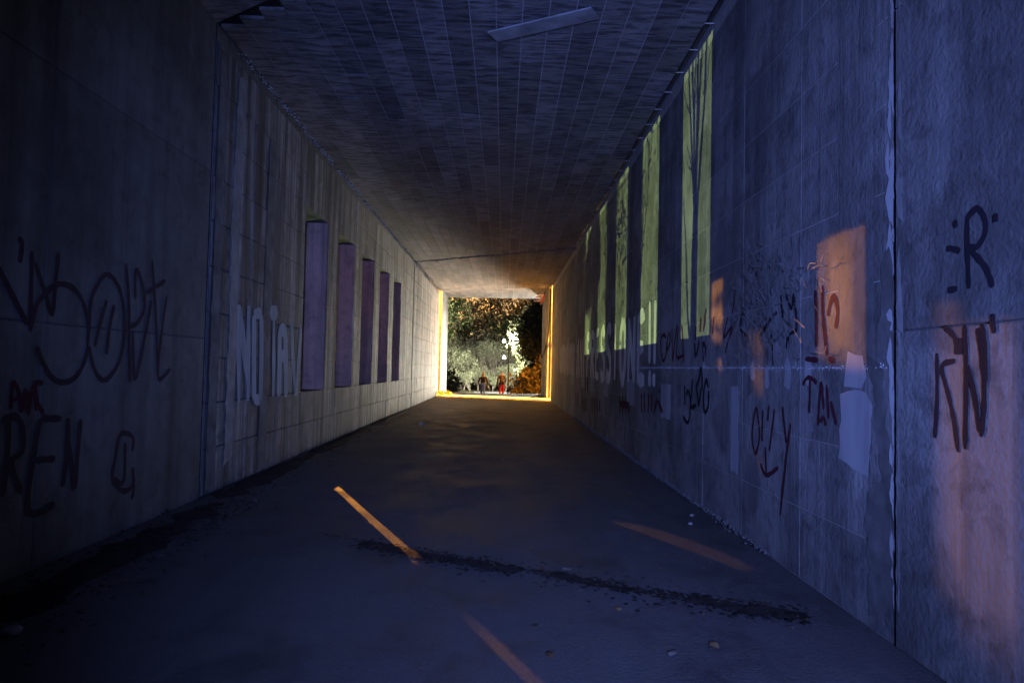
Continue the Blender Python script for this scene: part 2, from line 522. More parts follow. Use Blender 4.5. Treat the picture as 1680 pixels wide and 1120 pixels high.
# ------------------------------------------------------------------ ceilings of long narrow boards
def ceiling(label, Ja, Jb, x0, x1, lo, H, off_a=0.0, off_b=0.0):
    t = thing('tunnel_ceiling', label, 'ceiling')
    V, F = [], []
    prism(V, F, [(x0, yj(Ja, x0) + off_a * 3), (x1, yj(Ja, x1) + off_a * 3), (x1, yj(Jb, x1) - off_b), (x0, yj(Jb, x0) - off_b)], H + 0.006, H + .31)
    link('ceiling_slab', mesh('ceiling_slab', V, F), MAT['core_pale'], t)
    n = 19
    w = (x1 - x0) / n
    cache = {}
    for i in range(n):
        xa = x0 + i * w
        xm = xa + w / 2
        y, ye = yj(Ja, xm) + off_a, yj(Jb, xm) - off_b
        first = True
        while y < ye - 0.05:
            L = rnd.choice(lo)
            if first:
                L *= rnd.uniform(0.35, 1.0); L = round(L, 1); first = False
            L = min(L, ye - y)
            if ye - y - L < 0.5:
                L = ye - y
            key = round(L, 2)
            if key not in cache:
                V, F = [], []
                g = 0.006
                box(V, F, -w / 2 + g, w / 2 - g, -L / 2 + g, L / 2 - g, 0, 0.05)
                me = mesh('ceiling_board', V, F)
                me.materials.append(MAT['ceiling'])
                cache[key] = me
            o = link('ceiling_board', cache[key], None, t)
            o.location = (xm, y + L / 2, H - rnd.uniform(0, 0.007))
            o.rotation_euler = (rnd.uniform(-.0012, .0012), rnd.uniform(-.006, .006), 0)
            y += L
    return t
ceiling('long board marked concrete ceiling over the middle of the underpass', J0, J1, XL + 0.03, XR - 0.10, (1.2, 1.5, 1.8, 2.1, 2.4), H, 0.12, 0.05)
ceiling('ceiling of the short far bay, glowing orange at its end', J1, J2, XL + 0.03, XR - 0.05, (1.6, 2.2, 3.0), H, 0.14, 0.0)
ceiling('bright floodlit ceiling strip of the far mouth beyond the gap', J3, J4, XL + 0.02, XR - 0.02, (1.4, 1.9), H + .27)
t = thing('tunnel_ceiling', 'dark plain ceiling slab overhead at the near mouth', 'ceiling')
V, F = [], []
prism(V, F, [(XNL, -3.0), (XNR, -3.0), (XNR, yj(J0, XNR) - 0.05), (XNL, yj(J0, XNL) - 0.05)], 5.30, 5.61)
link('ceiling_slab', mesh('ceiling_slab', V, F), MAT['ceiling'], t)

V, F = [], []
prism(V, F, [(XL, J0[0] - .03), (XR, J0[1] - .03), (XR, J0[1] + .35), (XL, J0[0] + .35)], H + .03, H + .30)
link('gap_filler', mesh('gap_filler', V, F), MAT['cable'], t)

def deck(label, pts, z0=5.62):
    V, F = [], []
    prism(V, F, pts, z0, 6.6)
    tag(link('bridge_deck', mesh('bridge_deck', V, F), MAT['core']), label, 'bridge deck')
deck('wide road deck resting on the walls of the long underpass', [(-4.1, -3.0), (3.0, -3.0), (3.0, yj(J2, 3.0)), (-4.1, yj(J2, -4.1))])
deck('narrow second deck over the far mouth', [(-4.1, yj(J3, -4.1)), (3.0, yj(J3, 3.0)), (3.0, 39.75), (-4.1, 40.2)], 5.90)

# ------------------------------------------------------------------ spray paint and brush letters on the walls
STROKES={
 'tag_sopt':[[(4.61,2.3),(4.65,2.27),(4.64,2.14)],[(4.75,2.24),(4.76,1.95),(4.77,1.69)],[(4.79,2.16),(4.9,1.97),(4.99,1.82),(5.01,2.04),(5.03,2.28)],[(4.77,1.68),(4.81,1.85),(4.94,1.99),(5.08,2.05),(5.25,2.02),(5.38,1.89),(5.43,1.7),(5.41,1.51),(5.31,1.37),(5.16,1.32),(5.02,1.36),(4.92,1.46),(4.84,1.58)],[(5.44,1.7),(5.44,1.92),(5.5,2.07),(5.65,2.2),(5.83,2.11),(5.92,1.92),(5.94,1.72),(5.89,1.5),(5.74,1.35),(5.62,1.34),(5.51,1.45),(5.45,1.6)],[(5.66,1.99),(5.59,1.81),(5.52,1.6)],[(5.77,1.96),(5.72,1.78),(5.69,1.54)],[(5.92,2.33),(5.99,2.01),(6.02,1.64),(6.06,1.3)],[(6.07,1.75),(6.14,1.33),(6.27,1.68),(6.37,2.06)],[(6.09,2.04),(6.08,2.3),(6.2,2.18),(6.25,1.98),(6.15,1.84),(6.03,1.79)],[(6.35,2.43),(6.46,1.9),(6.54,1.35)],[(6.27,2.11),(6.61,2.27)],[(6.65,2.13),(6.57,1.72),(6.55,1.33),(6.78,1.42)],[(4.43,2.09),(4.58,1.91),(4.73,1.73)]],
 'tag_oren':[[(4.39,1.09),(4.46,0.93),(4.5,0.78),(4.45,0.63)],[(4.6,1.1),(4.61,0.83),(4.58,0.58)],[(4.54,1.08),(4.67,1.1),(4.74,1.01),(4.75,0.86),(4.65,0.79),(4.76,0.57)],[(4.92,1.07),(4.87,0.85),(4.84,0.43),(5.12,0.43)],[(4.93,1.07),(5.15,1.05)],[(4.89,0.78),(5.1,0.76)],[(5.23,1.05),(5.23,0.76),(5.2,0.54)],[(5.25,0.87),(5.34,0.5),(5.36,0.74),(5.38,1.03)]],
 'tag_q':[[(6.15,0.69),(6.16,0.8),(6.04,0.86),(5.94,0.84),(5.89,0.67),(5.86,0.49),(6.03,0.36),(6.19,0.39),(6.17,0.54)],[(6.03,0.78),(6.03,0.44),(5.88,0.49)],[(6.17,0.54),(6.2,0.36),(6.18,0.26)]],
 'scribble_red':[[(4.62,1.15),(4.63,1.33),(4.69,1.26),(4.72,1.13),(4.75,1.28),(4.79,1.11),(4.83,1.3),(4.87,1.13)],[(4.84,1.34),(4.88,1.19),(4.95,1.1)],[(4.85,1.33),(4.93,1.32)],[(4.63,1.21),(4.8,1.25),(4.75,1.15)]],
 'blobs':[[(4.36,2.24),(4.39,2.17)],[(4.38,1.92),(4.4,1.82)]],
 'tag_r':[[(3.2,1.92),(3.21,2.12),(3.21,2.27)],[(3.21,2.26),(3.14,2.29),(3.09,2.23),(3.09,2.16),(3.14,2.11),(3.19,2.11),(3.09,2.01),(3.04,1.91)],[(3.3,2.27),(3.29,2.23)],[(3.36,2.14),(3.31,2.13),(3.26,2.11)],[(3.35,1.93),(3.28,1.93)],[(3.02,2.24),(3.02,2.2)],[(3.04,1.79),(3.04,1.72)]],
 'tag_rnu':[[(3.44,1.62),(3.44,1.37),(3.46,1.19)],[(3.3,1.58),(3.4,1.55),(3.35,1.41),(3.31,1.29),(3.28,1.14)],[(3.38,1.75),(3.3,1.69),(3.29,1.61)],[(3.26,1.69),(3.26,1.61)],[(3.23,1.75),(3.22,1.5),(3.23,1.16)],[(3.14,1.73),(3.12,1.63),(3.1,1.5),(3.1,1.35),(3.12,1.23)],[(3.21,1.56),(3.16,1.41),(3.13,1.25)],[(3.11,1.75),(3.09,1.63),(3.09,1.47)],[(3.04,1.78),(3.03,1.7)]],
 'tag_low_scribble':[[(6.73,2.05),(6.85,1.85),(6.68,1.92),(6.6,1.93),(6.72,1.8),(6.8,1.69)],[(6.51,2.3),(6.6,2.06)],[(7.18,2.09),(7.23,1.9)]],
 'tag_nh':[[(5.44,2.13),(5.38,1.89)],[(5.34,2.12),(5.23,2.0),(5.2,2.12)],[(5.18,2.09),(5.13,1.83)],[(5.87,1.82),(5.65,1.94),(5.5,2.0)],[(5.33,1.7),(5.26,1.8),(5.12,1.83)],[(5.62,1.84),(5.58,1.56)],[(6.33,2.04),(6.36,1.91),(6.17,1.83)]],
 'tag_red_tall':[[(4.83,2.1),(4.81,1.9),(4.81,1.69)],[(4.72,2.12),(4.71,1.91),(4.65,1.63)],[(4.64,1.9),(4.6,1.99),(4.55,2.02),(4.5,1.92),(4.53,1.81)],[(4.98,1.61),(4.78,1.6)],[(4.63,1.61),(4.54,1.59)]],
 'tag_tau':[[(5.03,1.42),(4.96,1.47),(4.89,1.47),(4.8,1.44)],[(4.91,1.47),(4.91,1.34),(4.92,1.22)],[(4.74,1.45),(4.76,1.3),(4.78,1.14)],[(4.73,1.45),(4.69,1.26)],[(4.65,1.43),(4.62,1.2)],[(4.75,1.17),(4.69,1.2),(4.66,1.15)],[(4.59,1.32),(4.51,1.17)]],
 'tag_ouy':[[(5.89,1.05),(5.95,1.2),(6.03,1.04),(6.04,0.9),(5.96,0.8),(5.88,0.92),(5.88,1.05)],[(5.8,1.19),(5.81,1.06),(5.81,0.92)],[(5.67,1.23),(5.69,1.1)],[(5.55,1.21),(5.6,1.02),(5.65,0.86)],[(5.39,1.24),(5.34,1.06),(5.31,0.96)],[(5.23,1.12),(5.29,0.93),(5.34,0.73),(5.42,0.38)],[(5.84,0.73),(5.71,0.65),(5.46,0.75)],[(5.73,0.88),(5.71,0.65)]],
 'tag_opnl':[[(9.3,1.96),(9.46,2.0),(9.62,1.93),(9.59,1.77),(9.44,1.64),(9.29,1.73),(9.27,1.9)],[(9.18,2.03),(9.23,1.72)],[(9.12,2.02),(9.06,1.9),(9.2,1.78)],[(8.98,2.06),(8.93,1.63)],[(8.7,2.1),(8.82,1.87),(8.9,1.63)],[(8.64,2.07),(8.69,1.89),(8.7,1.68),(8.39,1.7)],[(8.48,2.08),(8.42,1.89),(8.36,1.61)],[(7.85,2.03),(7.87,1.86)],[(7.66,2.11),(7.68,1.95)],[(7.46,2.2),(7.55,1.95)]],
 'tag_pavo':[[(8.32,1.33),(8.3,1.21),(8.29,1.09)],[(8.24,1.21),(8.15,1.27),(8.05,1.16),(8.08,0.96),(8.18,0.89),(8.38,0.95)],[(7.97,1.41),(8.0,1.26),(8.02,1.09),(7.8,1.12)],[(7.81,1.33),(7.7,1.42),(7.62,1.54),(7.57,1.3)],[(7.81,1.33),(7.74,1.21),(7.69,1.13),(7.61,1.32)],[(7.35,1.33),(7.43,1.41),(7.51,1.28),(7.52,1.16),(7.46,1.06),(7.35,1.13),(7.33,1.3)]],
 'tag_un':[[(7.89,1.84),(7.86,1.68),(7.76,1.77),(7.72,1.85)],[(7.57,1.84),(7.54,1.61)],[(7.55,1.83),(7.47,1.76),(7.48,1.67)]],
 'tag_red_low':[[(12.94,1.01),(12.87,0.69)],[(12.64,1.04),(12.59,0.7)],[(12.28,1.03),(12.33,0.72)],[(12.03,0.95),(12.02,0.74)],[(12.89,0.87),(12.03,0.89)]],
 'tag_red_mid':[[(10.91,1.14),(10.86,0.82)],[(10.7,1.17),(10.66,0.85)],[(10.34,1.16),(10.4,0.85)],[(10.15,1.16),(10.15,0.9)],[(9.67,1.24),(9.66,1.19)],[(9.79,1.08),(9.92,0.96),(9.95,0.88)],[(9.75,1.08),(9.44,0.93)]],
 'tag_far':[[(19.04,0.72),(18.91,0.37)],[(18.65,0.68),(18.53,0.33)],[(18.17,0.76),(18.05,0.39)],[(16.96,0.84),(16.85,0.44)],[(16.55,0.83),(16.45,0.49)],[(16.07,0.85),(15.98,0.5)],[(15.62,0.82),(15.53,0.55)],[(20.78,0.85),(20.61,0.39)],[(20.17,0.83),(20.02,0.39)],[(18.37,1.28),(18.25,0.93)],[(17.89,1.26),(17.77,0.89)]],
 'n':[[(8.51,2.21),(8.57,1.6),(8.63,1.0)],[(8.52,2.19),(8.65,1.88),(8.81,1.5),(8.91,1.27)],[(8.84,2.23),(8.89,1.61),(8.93,1.0)]],
 'o':[[(9.04,2.12),(9.09,1.56),(9.15,1.0)],[(9.04,2.12),(9.17,2.16),(9.32,2.16)],[(9.15,1.01),(9.39,0.99)],[(9.31,2.15),(9.37,1.56),(9.39,0.99)]],
 't':[[(9.8,2.32),(9.82,2.11)],[(9.82,2.11),(9.87,1.57),(9.9,1.02)]],
 'a':[[(10.17,1.01),(10.13,1.57),(10.1,1.86),(10.15,1.98),(10.24,1.99),(10.35,1.94),(10.41,1.58),(10.48,0.98)],[(10.12,1.62),(10.41,1.59)]],
 'v':[[(10.64,2.1),(10.75,1.65),(10.96,0.99)],[(11.14,2.08),(11.08,1.51),(11.0,0.99)]],
 'ex':[[(10.35,2.56),(10.34,2.09),(10.33,1.61)],[(9.98,2.54),(9.98,2.07),(9.99,1.6)]],
 'exd':[[(10.31,1.51),(10.3,1.26)],[(10.01,1.46),(10.0,1.27)]]}
def crom(pts, k=5):
    if len(pts) < 3:
        (a0, a1), (b0, b1) = pts[0], pts[-1]
        return [(a0 + (b0 - a0) * i / 6, a1 + (b1 - a1) * i / 6) for i in range(7)]
    P = [pts[0]] + list(pts) + [pts[-1]]
    out = []
    for i in range(1, len(P) - 2):
        for j in range(k):
            t = j / k
            out.append(tuple(0.5 * (2 * P[i][d] + (P[i + 1][d] - P[i - 1][d]) * t + (2 * P[i - 1][d] - 5 * P[i][d] + 4 * P[i + 1][d] - P[i + 2][d]) * t * t + (3 * P[i][d] - P[i - 1][d] - 3 * P[i + 1][d] + P[i + 2][d]) * t ** 3) for d in (0, 1)))
    out.append(tuple(pts[-1]))
    return out

def ribbons(name, strokes, X, side, width, mat, parent, curved=True, ragged=0.18, off=0.004):
    V, F = [], []
    for si, st in enumerate(strokes):
        pts = crom(st) if curved else ([st[0], ((st[0][0] + st[1][0]) / 2, (st[0][1] + st[1][1]) / 2), st[1]] if len(st) == 2 else list(st))
        wd = width[si] if isinstance(width, (list, tuple)) else width
        n0 = len(V)
        N = len(pts)
        for i, p in enumerate(pts):
            a, b = pts[max(i - 1, 0)], pts[min(i + 1, N - 1)]
            dx, dz = b[0] - a[0], b[1] - a[1]
            L = math.hypot(dx, dz) or 1.0
            w = wd * 0.5 * (1 + ragged * rnd.uniform(-1, 1))
            if i in (0, N - 1) and ragged > 0:
                w *= 0.6
            nx, nz = -dz / L * w, dx / L * w
            x = X - side * (off + si * 0.00035 + i * 0.00001)
            V += [(x, p[0] + nx, p[1] + nz), (x, p[0] - nx, p[1] - nz)]
        for i in range(N - 1):
            q = (n0 + 2 * i, n0 + 2 * i + 1, n0 + 2 * i + 3, n0 + 2 * i + 2)
            F.append(q)
    return link(name, mesh(name, V, F), mat, parent)

S = STROKES
for key, X, side, par, mat, w in (
        ('tag_sopt', XNL, -1, near_l, 'paint_faded', 0.045), ('tag_oren', XNL, -1, near_l, 'paint_faded', 0.055), ('tag_q', XNL, -1, near_l, 'paint_faded', 0.045),
        ('scribble_red', XNL, -1, near_l, 'paint_red', 0.035), ('blobs', XNL, -1, near_l, 'paint_faded', 0.14),
        ('tag_r', XNR, 1, near_r, 'paint_dark', 0.032), ('tag_rnu', XNR, 1, near_r, 'paint_dark', 0.032),
        ('tag_low_scribble', XR, 1, wall_r, 'paint_red', 0.035), ('tag_nh', XR, 1, wall_r, 'paint_dark', 0.035), ('tag_red_tall', XR, 1, wall_r, 'paint_red', 0.045),
        ('tag_tau', XR, 1, wall_r, 'paint_red', 0.035), ('tag_ouy', XR, 1, wall_r, 'paint_red', 0.035), ('tag_opnl', XR, 1, wall_r, 'paint_red', 0.05),
        ('tag_pavo', XR, 1, wall_r, 'paint_dark', 0.055), ('tag_un', XR, 1, wall_r, 'paint_dark', 0.05),
        ('tag_red_low', XR, 1, wall_r, 'paint_red', 0.13), ('tag_red_mid', XR, 1, wall_r, 'paint_red', 0.09), ('tag_far', XR, 1, wall_r, 'paint_red', 0.16)):
    ribbons('sprayed_tag', S[key], X, side, w, MAT[mat], par)
for key, w in (('n', [0.14, 0.19, 0.15]), ('o', 0.15), ('t', [0.36, 0.15]), ('a', 0.19), ('v', 0.18)):
    ribbons('painted_letter', S[key], XL, -1, w, MAT['paint_white'], wall_l, curved=(key in 'ao'), ragged=0.08, off=0.0135)
# big cream brush letters, read from the far end towards the near one
GL = {
 'P': [[(0, 0), (0, 1)], [(0, .97), (.8, .9), (.85, .6), (0, .5)]],
 'R': [[(0, 0), (0, 1)], [(0, .97), (.8, .9), (.8, .6), (0, .52)], [(.25, .5), (.9, 0)]],
 'E': [[(0, 0), (0, 1)], [(0, .95), (.85, .97)], [(0, .5), (.7, .52)], [(0, .05), (.85, .04)]],
 'S': [[(.85, .82), (.6, .97), (.1, .88), (.1, .62), (.5, .5), (.85, .35), (.8, .1), (.4, .02), (0, .14)]],
 'I': [[(.4, 0), (.4, 1)]],
 'O': [[(.45, 1), (.06, .8), (.04, .3), (.4, .0), (.82, .25), (.84, .75), (.45, 1)]],
 'N': [[(0, 0), (.02, 1)], [(.04, .95), (.82, .05)], [(.86, 0), (.86, 1)]],
}
def brush(word, y_far, pitch, width, z0, z1, stroke):
    y = y_far
    for k, ch in enumerate(word):
        st = [[(y - u * width, z0 + v * (z1 - z0)) for u, v in s] for s in GL[ch]]
        ribbons('painted_letter', st, XR, 1, stroke, MAT['paint_cream'], wall_r, curved=ch in 'SOPR', ragged=0.12, off=0.0045)
        y -= pitch
brush('PRESSIONE', 18.1, 0.86, 0.60, 1.30, 2.42, 0.25)
ribbons('exclamation_mark', S['ex'] , XR, 1, 0.16, MAT['paint_cream'], wall_r, ragged=0.12, off=0.006)
ribbons('exclamation_mark', S['exd'], XR, 1, 0.18, MAT['paint_cream'], wall_r, ragged=0.2, off=0.006)
# the far words are too foreshortened to read: upright brush strokes
for y in np.arange(18.9, 26.5, 0.42):
    if 20.9 < y < 21.4:
        continue
    ribbons('brush_stroke', [[(y, 1.32 + rnd.uniform(-.08, .05)), (y + rnd.uniform(-.08, .08), 2.38 + rnd.uniform(-.15, .08))]], XR, 1, 0.16, MAT['paint_cream'], wall_r if y < 21.1 else wall_r2, off=0.0045)

def blot(name, outline, X, side, mat, parent, off=0.003, rag=0.03):
    """flat patch of render or paint with an uneven edge; outline in (y, z)"""
    pts = []
    for i, p in enumerate(outline):
        q = outline[(i + 1) % len(outline)]
        L = math.hypot(q[0] - p[0], q[1] - p[1])
        k = max(1, int(L / 0.08))
        for j in range(k):
            t = j / k
            pts.append((p[0] + (q[0] - p[0]) * t + rnd.uniform(-rag, rag) * .5, p[1] + (q[1] - p[1]) * t + rnd.uniform(-rag, rag) * .5))
    V = [(X - side * off, a, b) for a, b in pts]
    return link(name, mesh(name, V, [tuple(range(len(V)))]), mat, parent)

# pale repaired strips at regular steps along the right wall
for y0, y1, z0, z1 in ((17.3, 16.6, .95, 1.36), (15.0, 14.4, .93, 1.36), (12.2, 11.5, .90, 1.34), (9.55, 9.0, .86, 1.33), (6.62, 6.4, .55, 1.36), (19.4, 18.7, 1.0, 1.38), (22.0, 21.6, 1.0, 1.38)):
    blot('repair_patch', [(y0, z0), (y1, z0), (y1, z1), (y0, z1)], XR, 1, MAT['patch'], wall_r if y0 < 21 else wall_r2)
blot('repair_patch', [(9.62, .86), (9.62, 1.30), (10.6, 1.12)], XR, 1, MAT['wall_near'], wall_r)
blot('repair_patch', [(6.68, .62), (6.68, 1.28), (7.4, 1.02)], XR, 1, MAT['wall_near'], wall_r)
blot('repair_patch', [(4.48, .96), (4.12, .88), (4.08, 1.30), (4.14, 1.40), (4.46, 1.38)], XR, 1, MAT['patch'], wall_r)
blot('repair_patch', [(4.12, .86), (4.02, .84), (3.98, 1.34), (4.08, 1.36)], XR, 1, MAT['wall_near'], wall_r, off=0.0035)
blot('repair_patch', [(4.42, 1.43), (4.2, 1.42), (4.14, 1.5), (4.2, 1.62), (4.36, 1.64)], XR, 1, MAT['patch'], wall_r)
blot('pale_band', [(4.50, 1.70), (4.06, 1.66), (4.04, 5.2), (4.46, 5.2)], XR, 1, MAT['wall_right'], wall_r)
blot('damp_stain', [(4.1, .1), (3.86, .1), (3.86, .9), (3.95, 1.5), (4.12, 1.6), (4.0, .9), (4.14, .8)], XR, 1, MAT['stain'], wall_r, off=0.004, rag=.08)
blot('damp_stain', [(4.05, 1.72), (3.88, 1.7), (3.86, 2.3), (3.96, 2.2)], XR, 1, MAT['stain'], wall_r, off=0.004, rag=.08)
for k, (y, z, s) in enumerate(((6.05, 1.52, .05), (5.72, 1.46, .05), (5.3, 1.5, .07), (4.95, 1.52, .06))):
    blot('paint_dab', [(y + s * math.cos(t) * 1.0, z + 1.9 * s * math.sin(t)) for t in np.arange(0, 6.2, .7)], XR, 1, MAT['patch'], wall_r)
# whitewashed and stained strips on the left wall
blot('pale_band', [(8.22, .25), (8.46, .3), (8.50, 1.9), (8.44, 3.4), (8.52, 5.0), (8.28, 5.0), (8.20, 3.2), (8.24, 1.9)], XL, -1, MAT['pale_patch'], wall_l, off=.0125, rag=.05)
blot('damp_stain', [(9.36, .05), (9.66, .05), (9.72, 2.5), (9.68, 4.6), (9.44, 4.6), (9.40, 2.5)], XL, -1, MAT['stain'], wall_l, off=0.0120, rag=.04)
blot('damp_stain', [(7.74, .05), (7.98, .05), (7.92, 5.1), (7.74, 5.1)], XL, -1, MAT['stain'], wall_l, off=0.0120, rag=.04)
for s in (16.0, 23.6):
    blot('damp_stain', [(s, .05), (s + .22, .05), (s + .2, .98), (s + .02, .98)], XL, -1, MAT['stain'], wall_l, off=0.0120, rag=.04)
# the wall joint above eye level on the right: a lumpy ridge of mortar
def lumpy(name, pts, r, n, mat, parent, stretch=(1, 1, 1), seed=3):
    """stuff: many small angular lumps scattered along a line of points"""
    rr = random.Random(seed)
    V, F = [], []
    for _ in range(n):
        i = rr.randrange(len(pts) - 1)
        t = rr.random()
        c = [pts[i][d] + (pts[i + 1][d] - pts[i][d]) * t + rr.gauss(0, r * 1.3) * stretch[d] for d in range(3)]
        s = r * rr.uniform(0.35, 1.3)
        n0 = len(V)
        for v in ((1, 0, 0), (-1, 0, 0), (0, 1, 0), (0, -1, 0), (0, 0, 1), (0, 0, -1)):
            V.append(tuple(c[d] + v[d] * s * rr.uniform(.5, 1.2) * (0.6 + 0.4 * stretch[d]) for d in range(3)))
        for f in ((0, 2, 4), (2, 1, 4), (1, 3, 4), (3, 0, 4), (2, 0, 5), (1, 2, 5), (3, 1, 5), (0, 3, 5)):
            F.append(tuple(n0 + k for k in f))
    o = link(name, mesh(name, V, F), mat, parent)
    o['kind'] = 'stuff'
    return o
lumpy('mortar_ridge', [(XR, 3.9, 1.545), (XR, 11.5, 1.545)], 0.006, 1400, MAT['patch'], wall_r, (.25, 1, 1.5), 5)
lumpy('lime_ridge', [(XR + .03, 3.79, 0.05), (XR + .05, 3.77, 1.2), (XR + .03, 3.80, 2.6), (XR + .05, 3.76, 4.0), (XR + .03, 3.78, 5.2)], 0.007, 2200, MAT['patch'], wall_r, (.5, 1.2, 3.0), 6)
rj = random.Random(12)
for _ in range(150):
    z = rj.uniform(.15, 5.1)
    wide = 1.0 + 1.6 * math.exp(-((z - 2.2) / .9) ** 2)
    w, hgt = rj.uniform(.008, .032) * wide, rj.uniform(.05, .30)
    if rj.random() < .62:
        y0, X_, par, mt_ = 3.845 + rj.uniform(0, .02) * wide, XR, wall_r, MAT['lime']
    else:
        y0, X_, par, mt_ = 3.81 - w - rj.uniform(0, .03), XNR, near_r, MAT['pale_patch']
    blot('lime_streak', [(y0, z), (y0 + w * .7, z + hgt * .2), (y0 + w, z + hgt * .55), (y0 + w * .4, z + hgt), (y0 + w * .1, z + hgt * .7)], X_, 1, mt_, par, off=.003 + .0012 * rj.random(), rag=.012)
lumpy('lime_ridge', [(XR + .02, 3.90, 1.5), (XR + .02, 3.84, 2.2), (XR + .02, 3.86, 3.0)], 0.008, 500, MAT['patch'], wall_r, (.3, 3.2, 7.0), 7)
lumpy('lime_crust', [(XL + .05, 8.2, H - .05), (XL + .05, 13, H - .05)], 0.007, 420, MAT['crust'], wall_l, (2.2, 1, 1.6), 8)
lumpy('lime_crust', [(XL + .07, 13, H - .07), (XL + .07, 24.7, H - .07)], 0.014, 420, MAT['crust'], wall_l, (1.8, 1, 1.2), 18)
lumpy('lime_crust', [(XL + .08, 25.0, H - .08), (XL + .08, 34.3, H - .08)], 0.026, 260, MAT['crust'], wall_l2, (1.6, 1, 1.0), 9)
lumpy('mortar_crumbs', [(XR - .02, 5.6, .03), (XR - .02, 20.9, .03)], 0.009, 2200, MAT['crumb'], wall_r, (2.0, 1, 1.0), 10)
lumpy('gap_rubble', [(XL, J1[0] + .04, H - .01), (XR, J1[1] + .04, H - .01)], 0.028, 260, MAT['core'], wall_l2, (1, 1, .6), 11)

# scratched chalk over the middle of the right wall
rs = random.Random(44)
sk = []
for _ in range(330):
    y, z = rs.gauss(5.7, .42), rs.gauss(2.05, .26)
    if z > 2.75 - abs(y - 5.7) * .5 or z < 1.58:
        continue
    a, L = rs.uniform(0, 6.28), rs.uniform(.05, .22)
    c = rs.uniform(-.08, .08)
    sk.append([(y, z), (y + math.cos(a) * L * .5 + c, z + math.sin(a) * L * .5 + c), (y + math.cos(a) * L, z + math.sin(a) * L)])
ribbons('chalk_scribble', sk, XR, 1, .007, MAT['pale_patch'], wall_r, ragged=.4, off=.0042)['kind'] = 'stuff'

# patch of light on the ceiling near the joint, put in as a thin pale box
V, F = [], []
box(V, F, -.62, .62, -.12, .12, 0, .02)
o = link('ceiling_light_patch', mesh('ceiling_light_patch', V, F), MAT['pale_patch'])
o.location = (0.345, 7.38, H - 0.036)
o.rotation_euler = (0, 0, -0.49)
tag(o, 'slanting patch of light on the near end of the ceiling, put in as a pale strip', 'pale_patch')

# ------------------------------------------------------------------ litter on the floor
def leaf_mesh(name, size, mat, seed):
    r = random.Random(seed)
    out = [(0, -1), (.35, -.55), (.55, -.1), (.42, .45), (0, 1), (-.42, .45), (-.55, -.1), (-.35, -.55)]
    V = [(0, 0, .12 * size)] + [(x * size * r.uniform(.85, 1.15), y * size, size * r.uniform(0.02, .35) * abs(x)) for x, y in out]
    F = [(0, 1 + i, 1 + (i + 1) % 8) for i in range(8)]
    me = mesh(name, V, F)
    me.materials.append(mat)
    return me
LEAFM = [simple('dead_leaf_brown', (0.11, 0.060, 0.030), 0.7, 30, 0.3, 0.002), simple('dead_leaf_tan', (0.24, 0.15, 0.07), 0.7, 30, 0.3, 0.002), simple('dead_leaf_pale', (0.20, 0.18, 0.155), 0.6, 30, 0.2, 0.002)]
leafs = [leaf_mesh('fallen_leaf', .05, LEAFM[i % 3], i) for i in range(6)]

def floor_z(x, y):
    return 0.0

def litter(name, pts, width, n, size, mat, seed, lift=0.0, flat=1.0):
    """stuff: dead leaves and grit scattered in a band along a line on the floor"""
    r = random.Random(seed)
    V, F = [], []
    segs = [math.dist(pts[i], pts[i + 1]) for i in range(len(pts) - 1)]
    for _ in range(n):
        i = r.choices(range(len(segs)), segs)[0]
        t = r.random()
        a, b = pts[i], pts[i + 1]
        L = segs[i] or 1
        d = r.gauss(0, width * .5)
        x = a[0] + (b[0] - a[0]) * t - (b[1] - a[1]) / L * d
        y = a[1] + (b[1] - a[1]) * t + (b[0] - a[0]) / L * d
        if x < XL + .03 or x > 2.24:
            continue
        s = size * r.uniform(.4, 1.3)
        z = 0.012 + lift * max(0, 1 - abs(d) / width) * r.random() + r.uniform(0, .02) * flat
        an = r.uniform(0, 6.28)
        ca, sa = math.cos(an) * s, math.sin(an) * s
        n0 = len(V)
        V += [(x + ca, y + sa, z + r.uniform(0, s * .6) * flat), (x - sa * .6, y + ca * .6, z + r.uniform(0, s * .5) * flat), (x - ca, y - sa, z + r.uniform(0, s * .6) * flat), (x + sa * .6, y - ca * .6, z + r.uniform(0, s * .3) * flat)]
        F.append((n0, n0 + 1, n0 + 2, n0 + 3))
    o = link(name, mesh(name, V, F), mat)
    o['kind'] = 'stuff'
    return o

def mound(name, pts, width, height, mat, seed):
    """low lumpy ridge of dirt along a line"""
    V, F = [], []
    k = 9
    P = crom([(p[0], p[1]) for p in pts], 10) if len(pts) > 2 else crom(pts)
    N = len(P)
    for i, p in enumerate(P):
        a, b = P[max(0, i - 1)], P[min(N - 1, i + 1)]
        dx, dy = b[0] - a[0], b[1] - a[1]
        L = math.hypot(dx, dy) or 1
        e = min(1, i / 3, (N - 1 - i) / 3)
        w = width * (0.75 + 1.1 * noise.noise(Vector((p[0] * 2.6, p[1] * 2.6, seed)))) * (0.3 + 0.7 * e)
        for j in range(k):
            u = -1 + 2 * j / (k - 1)
            x, y = p[0] - dy / L * u * w, p[1] + dx / L * u * w
            z = height * e * (1 - u * u) * (0.7 + 0.9 * noise.noise(Vector((x * 6, y * 6, seed)))) - 0.004
            V.append((max(XL + .025, x), y, max(-.004, z)))
    for i in range(N - 1):
        for j in range(k - 1):
            F.append((i * k + j, i * k + j + 1, (i + 1) * k + j + 1, (i + 1) * k + j))
    o = link(name, mesh(name, V, F, True), mat)
    o['kind'] = 'stuff'
    return o

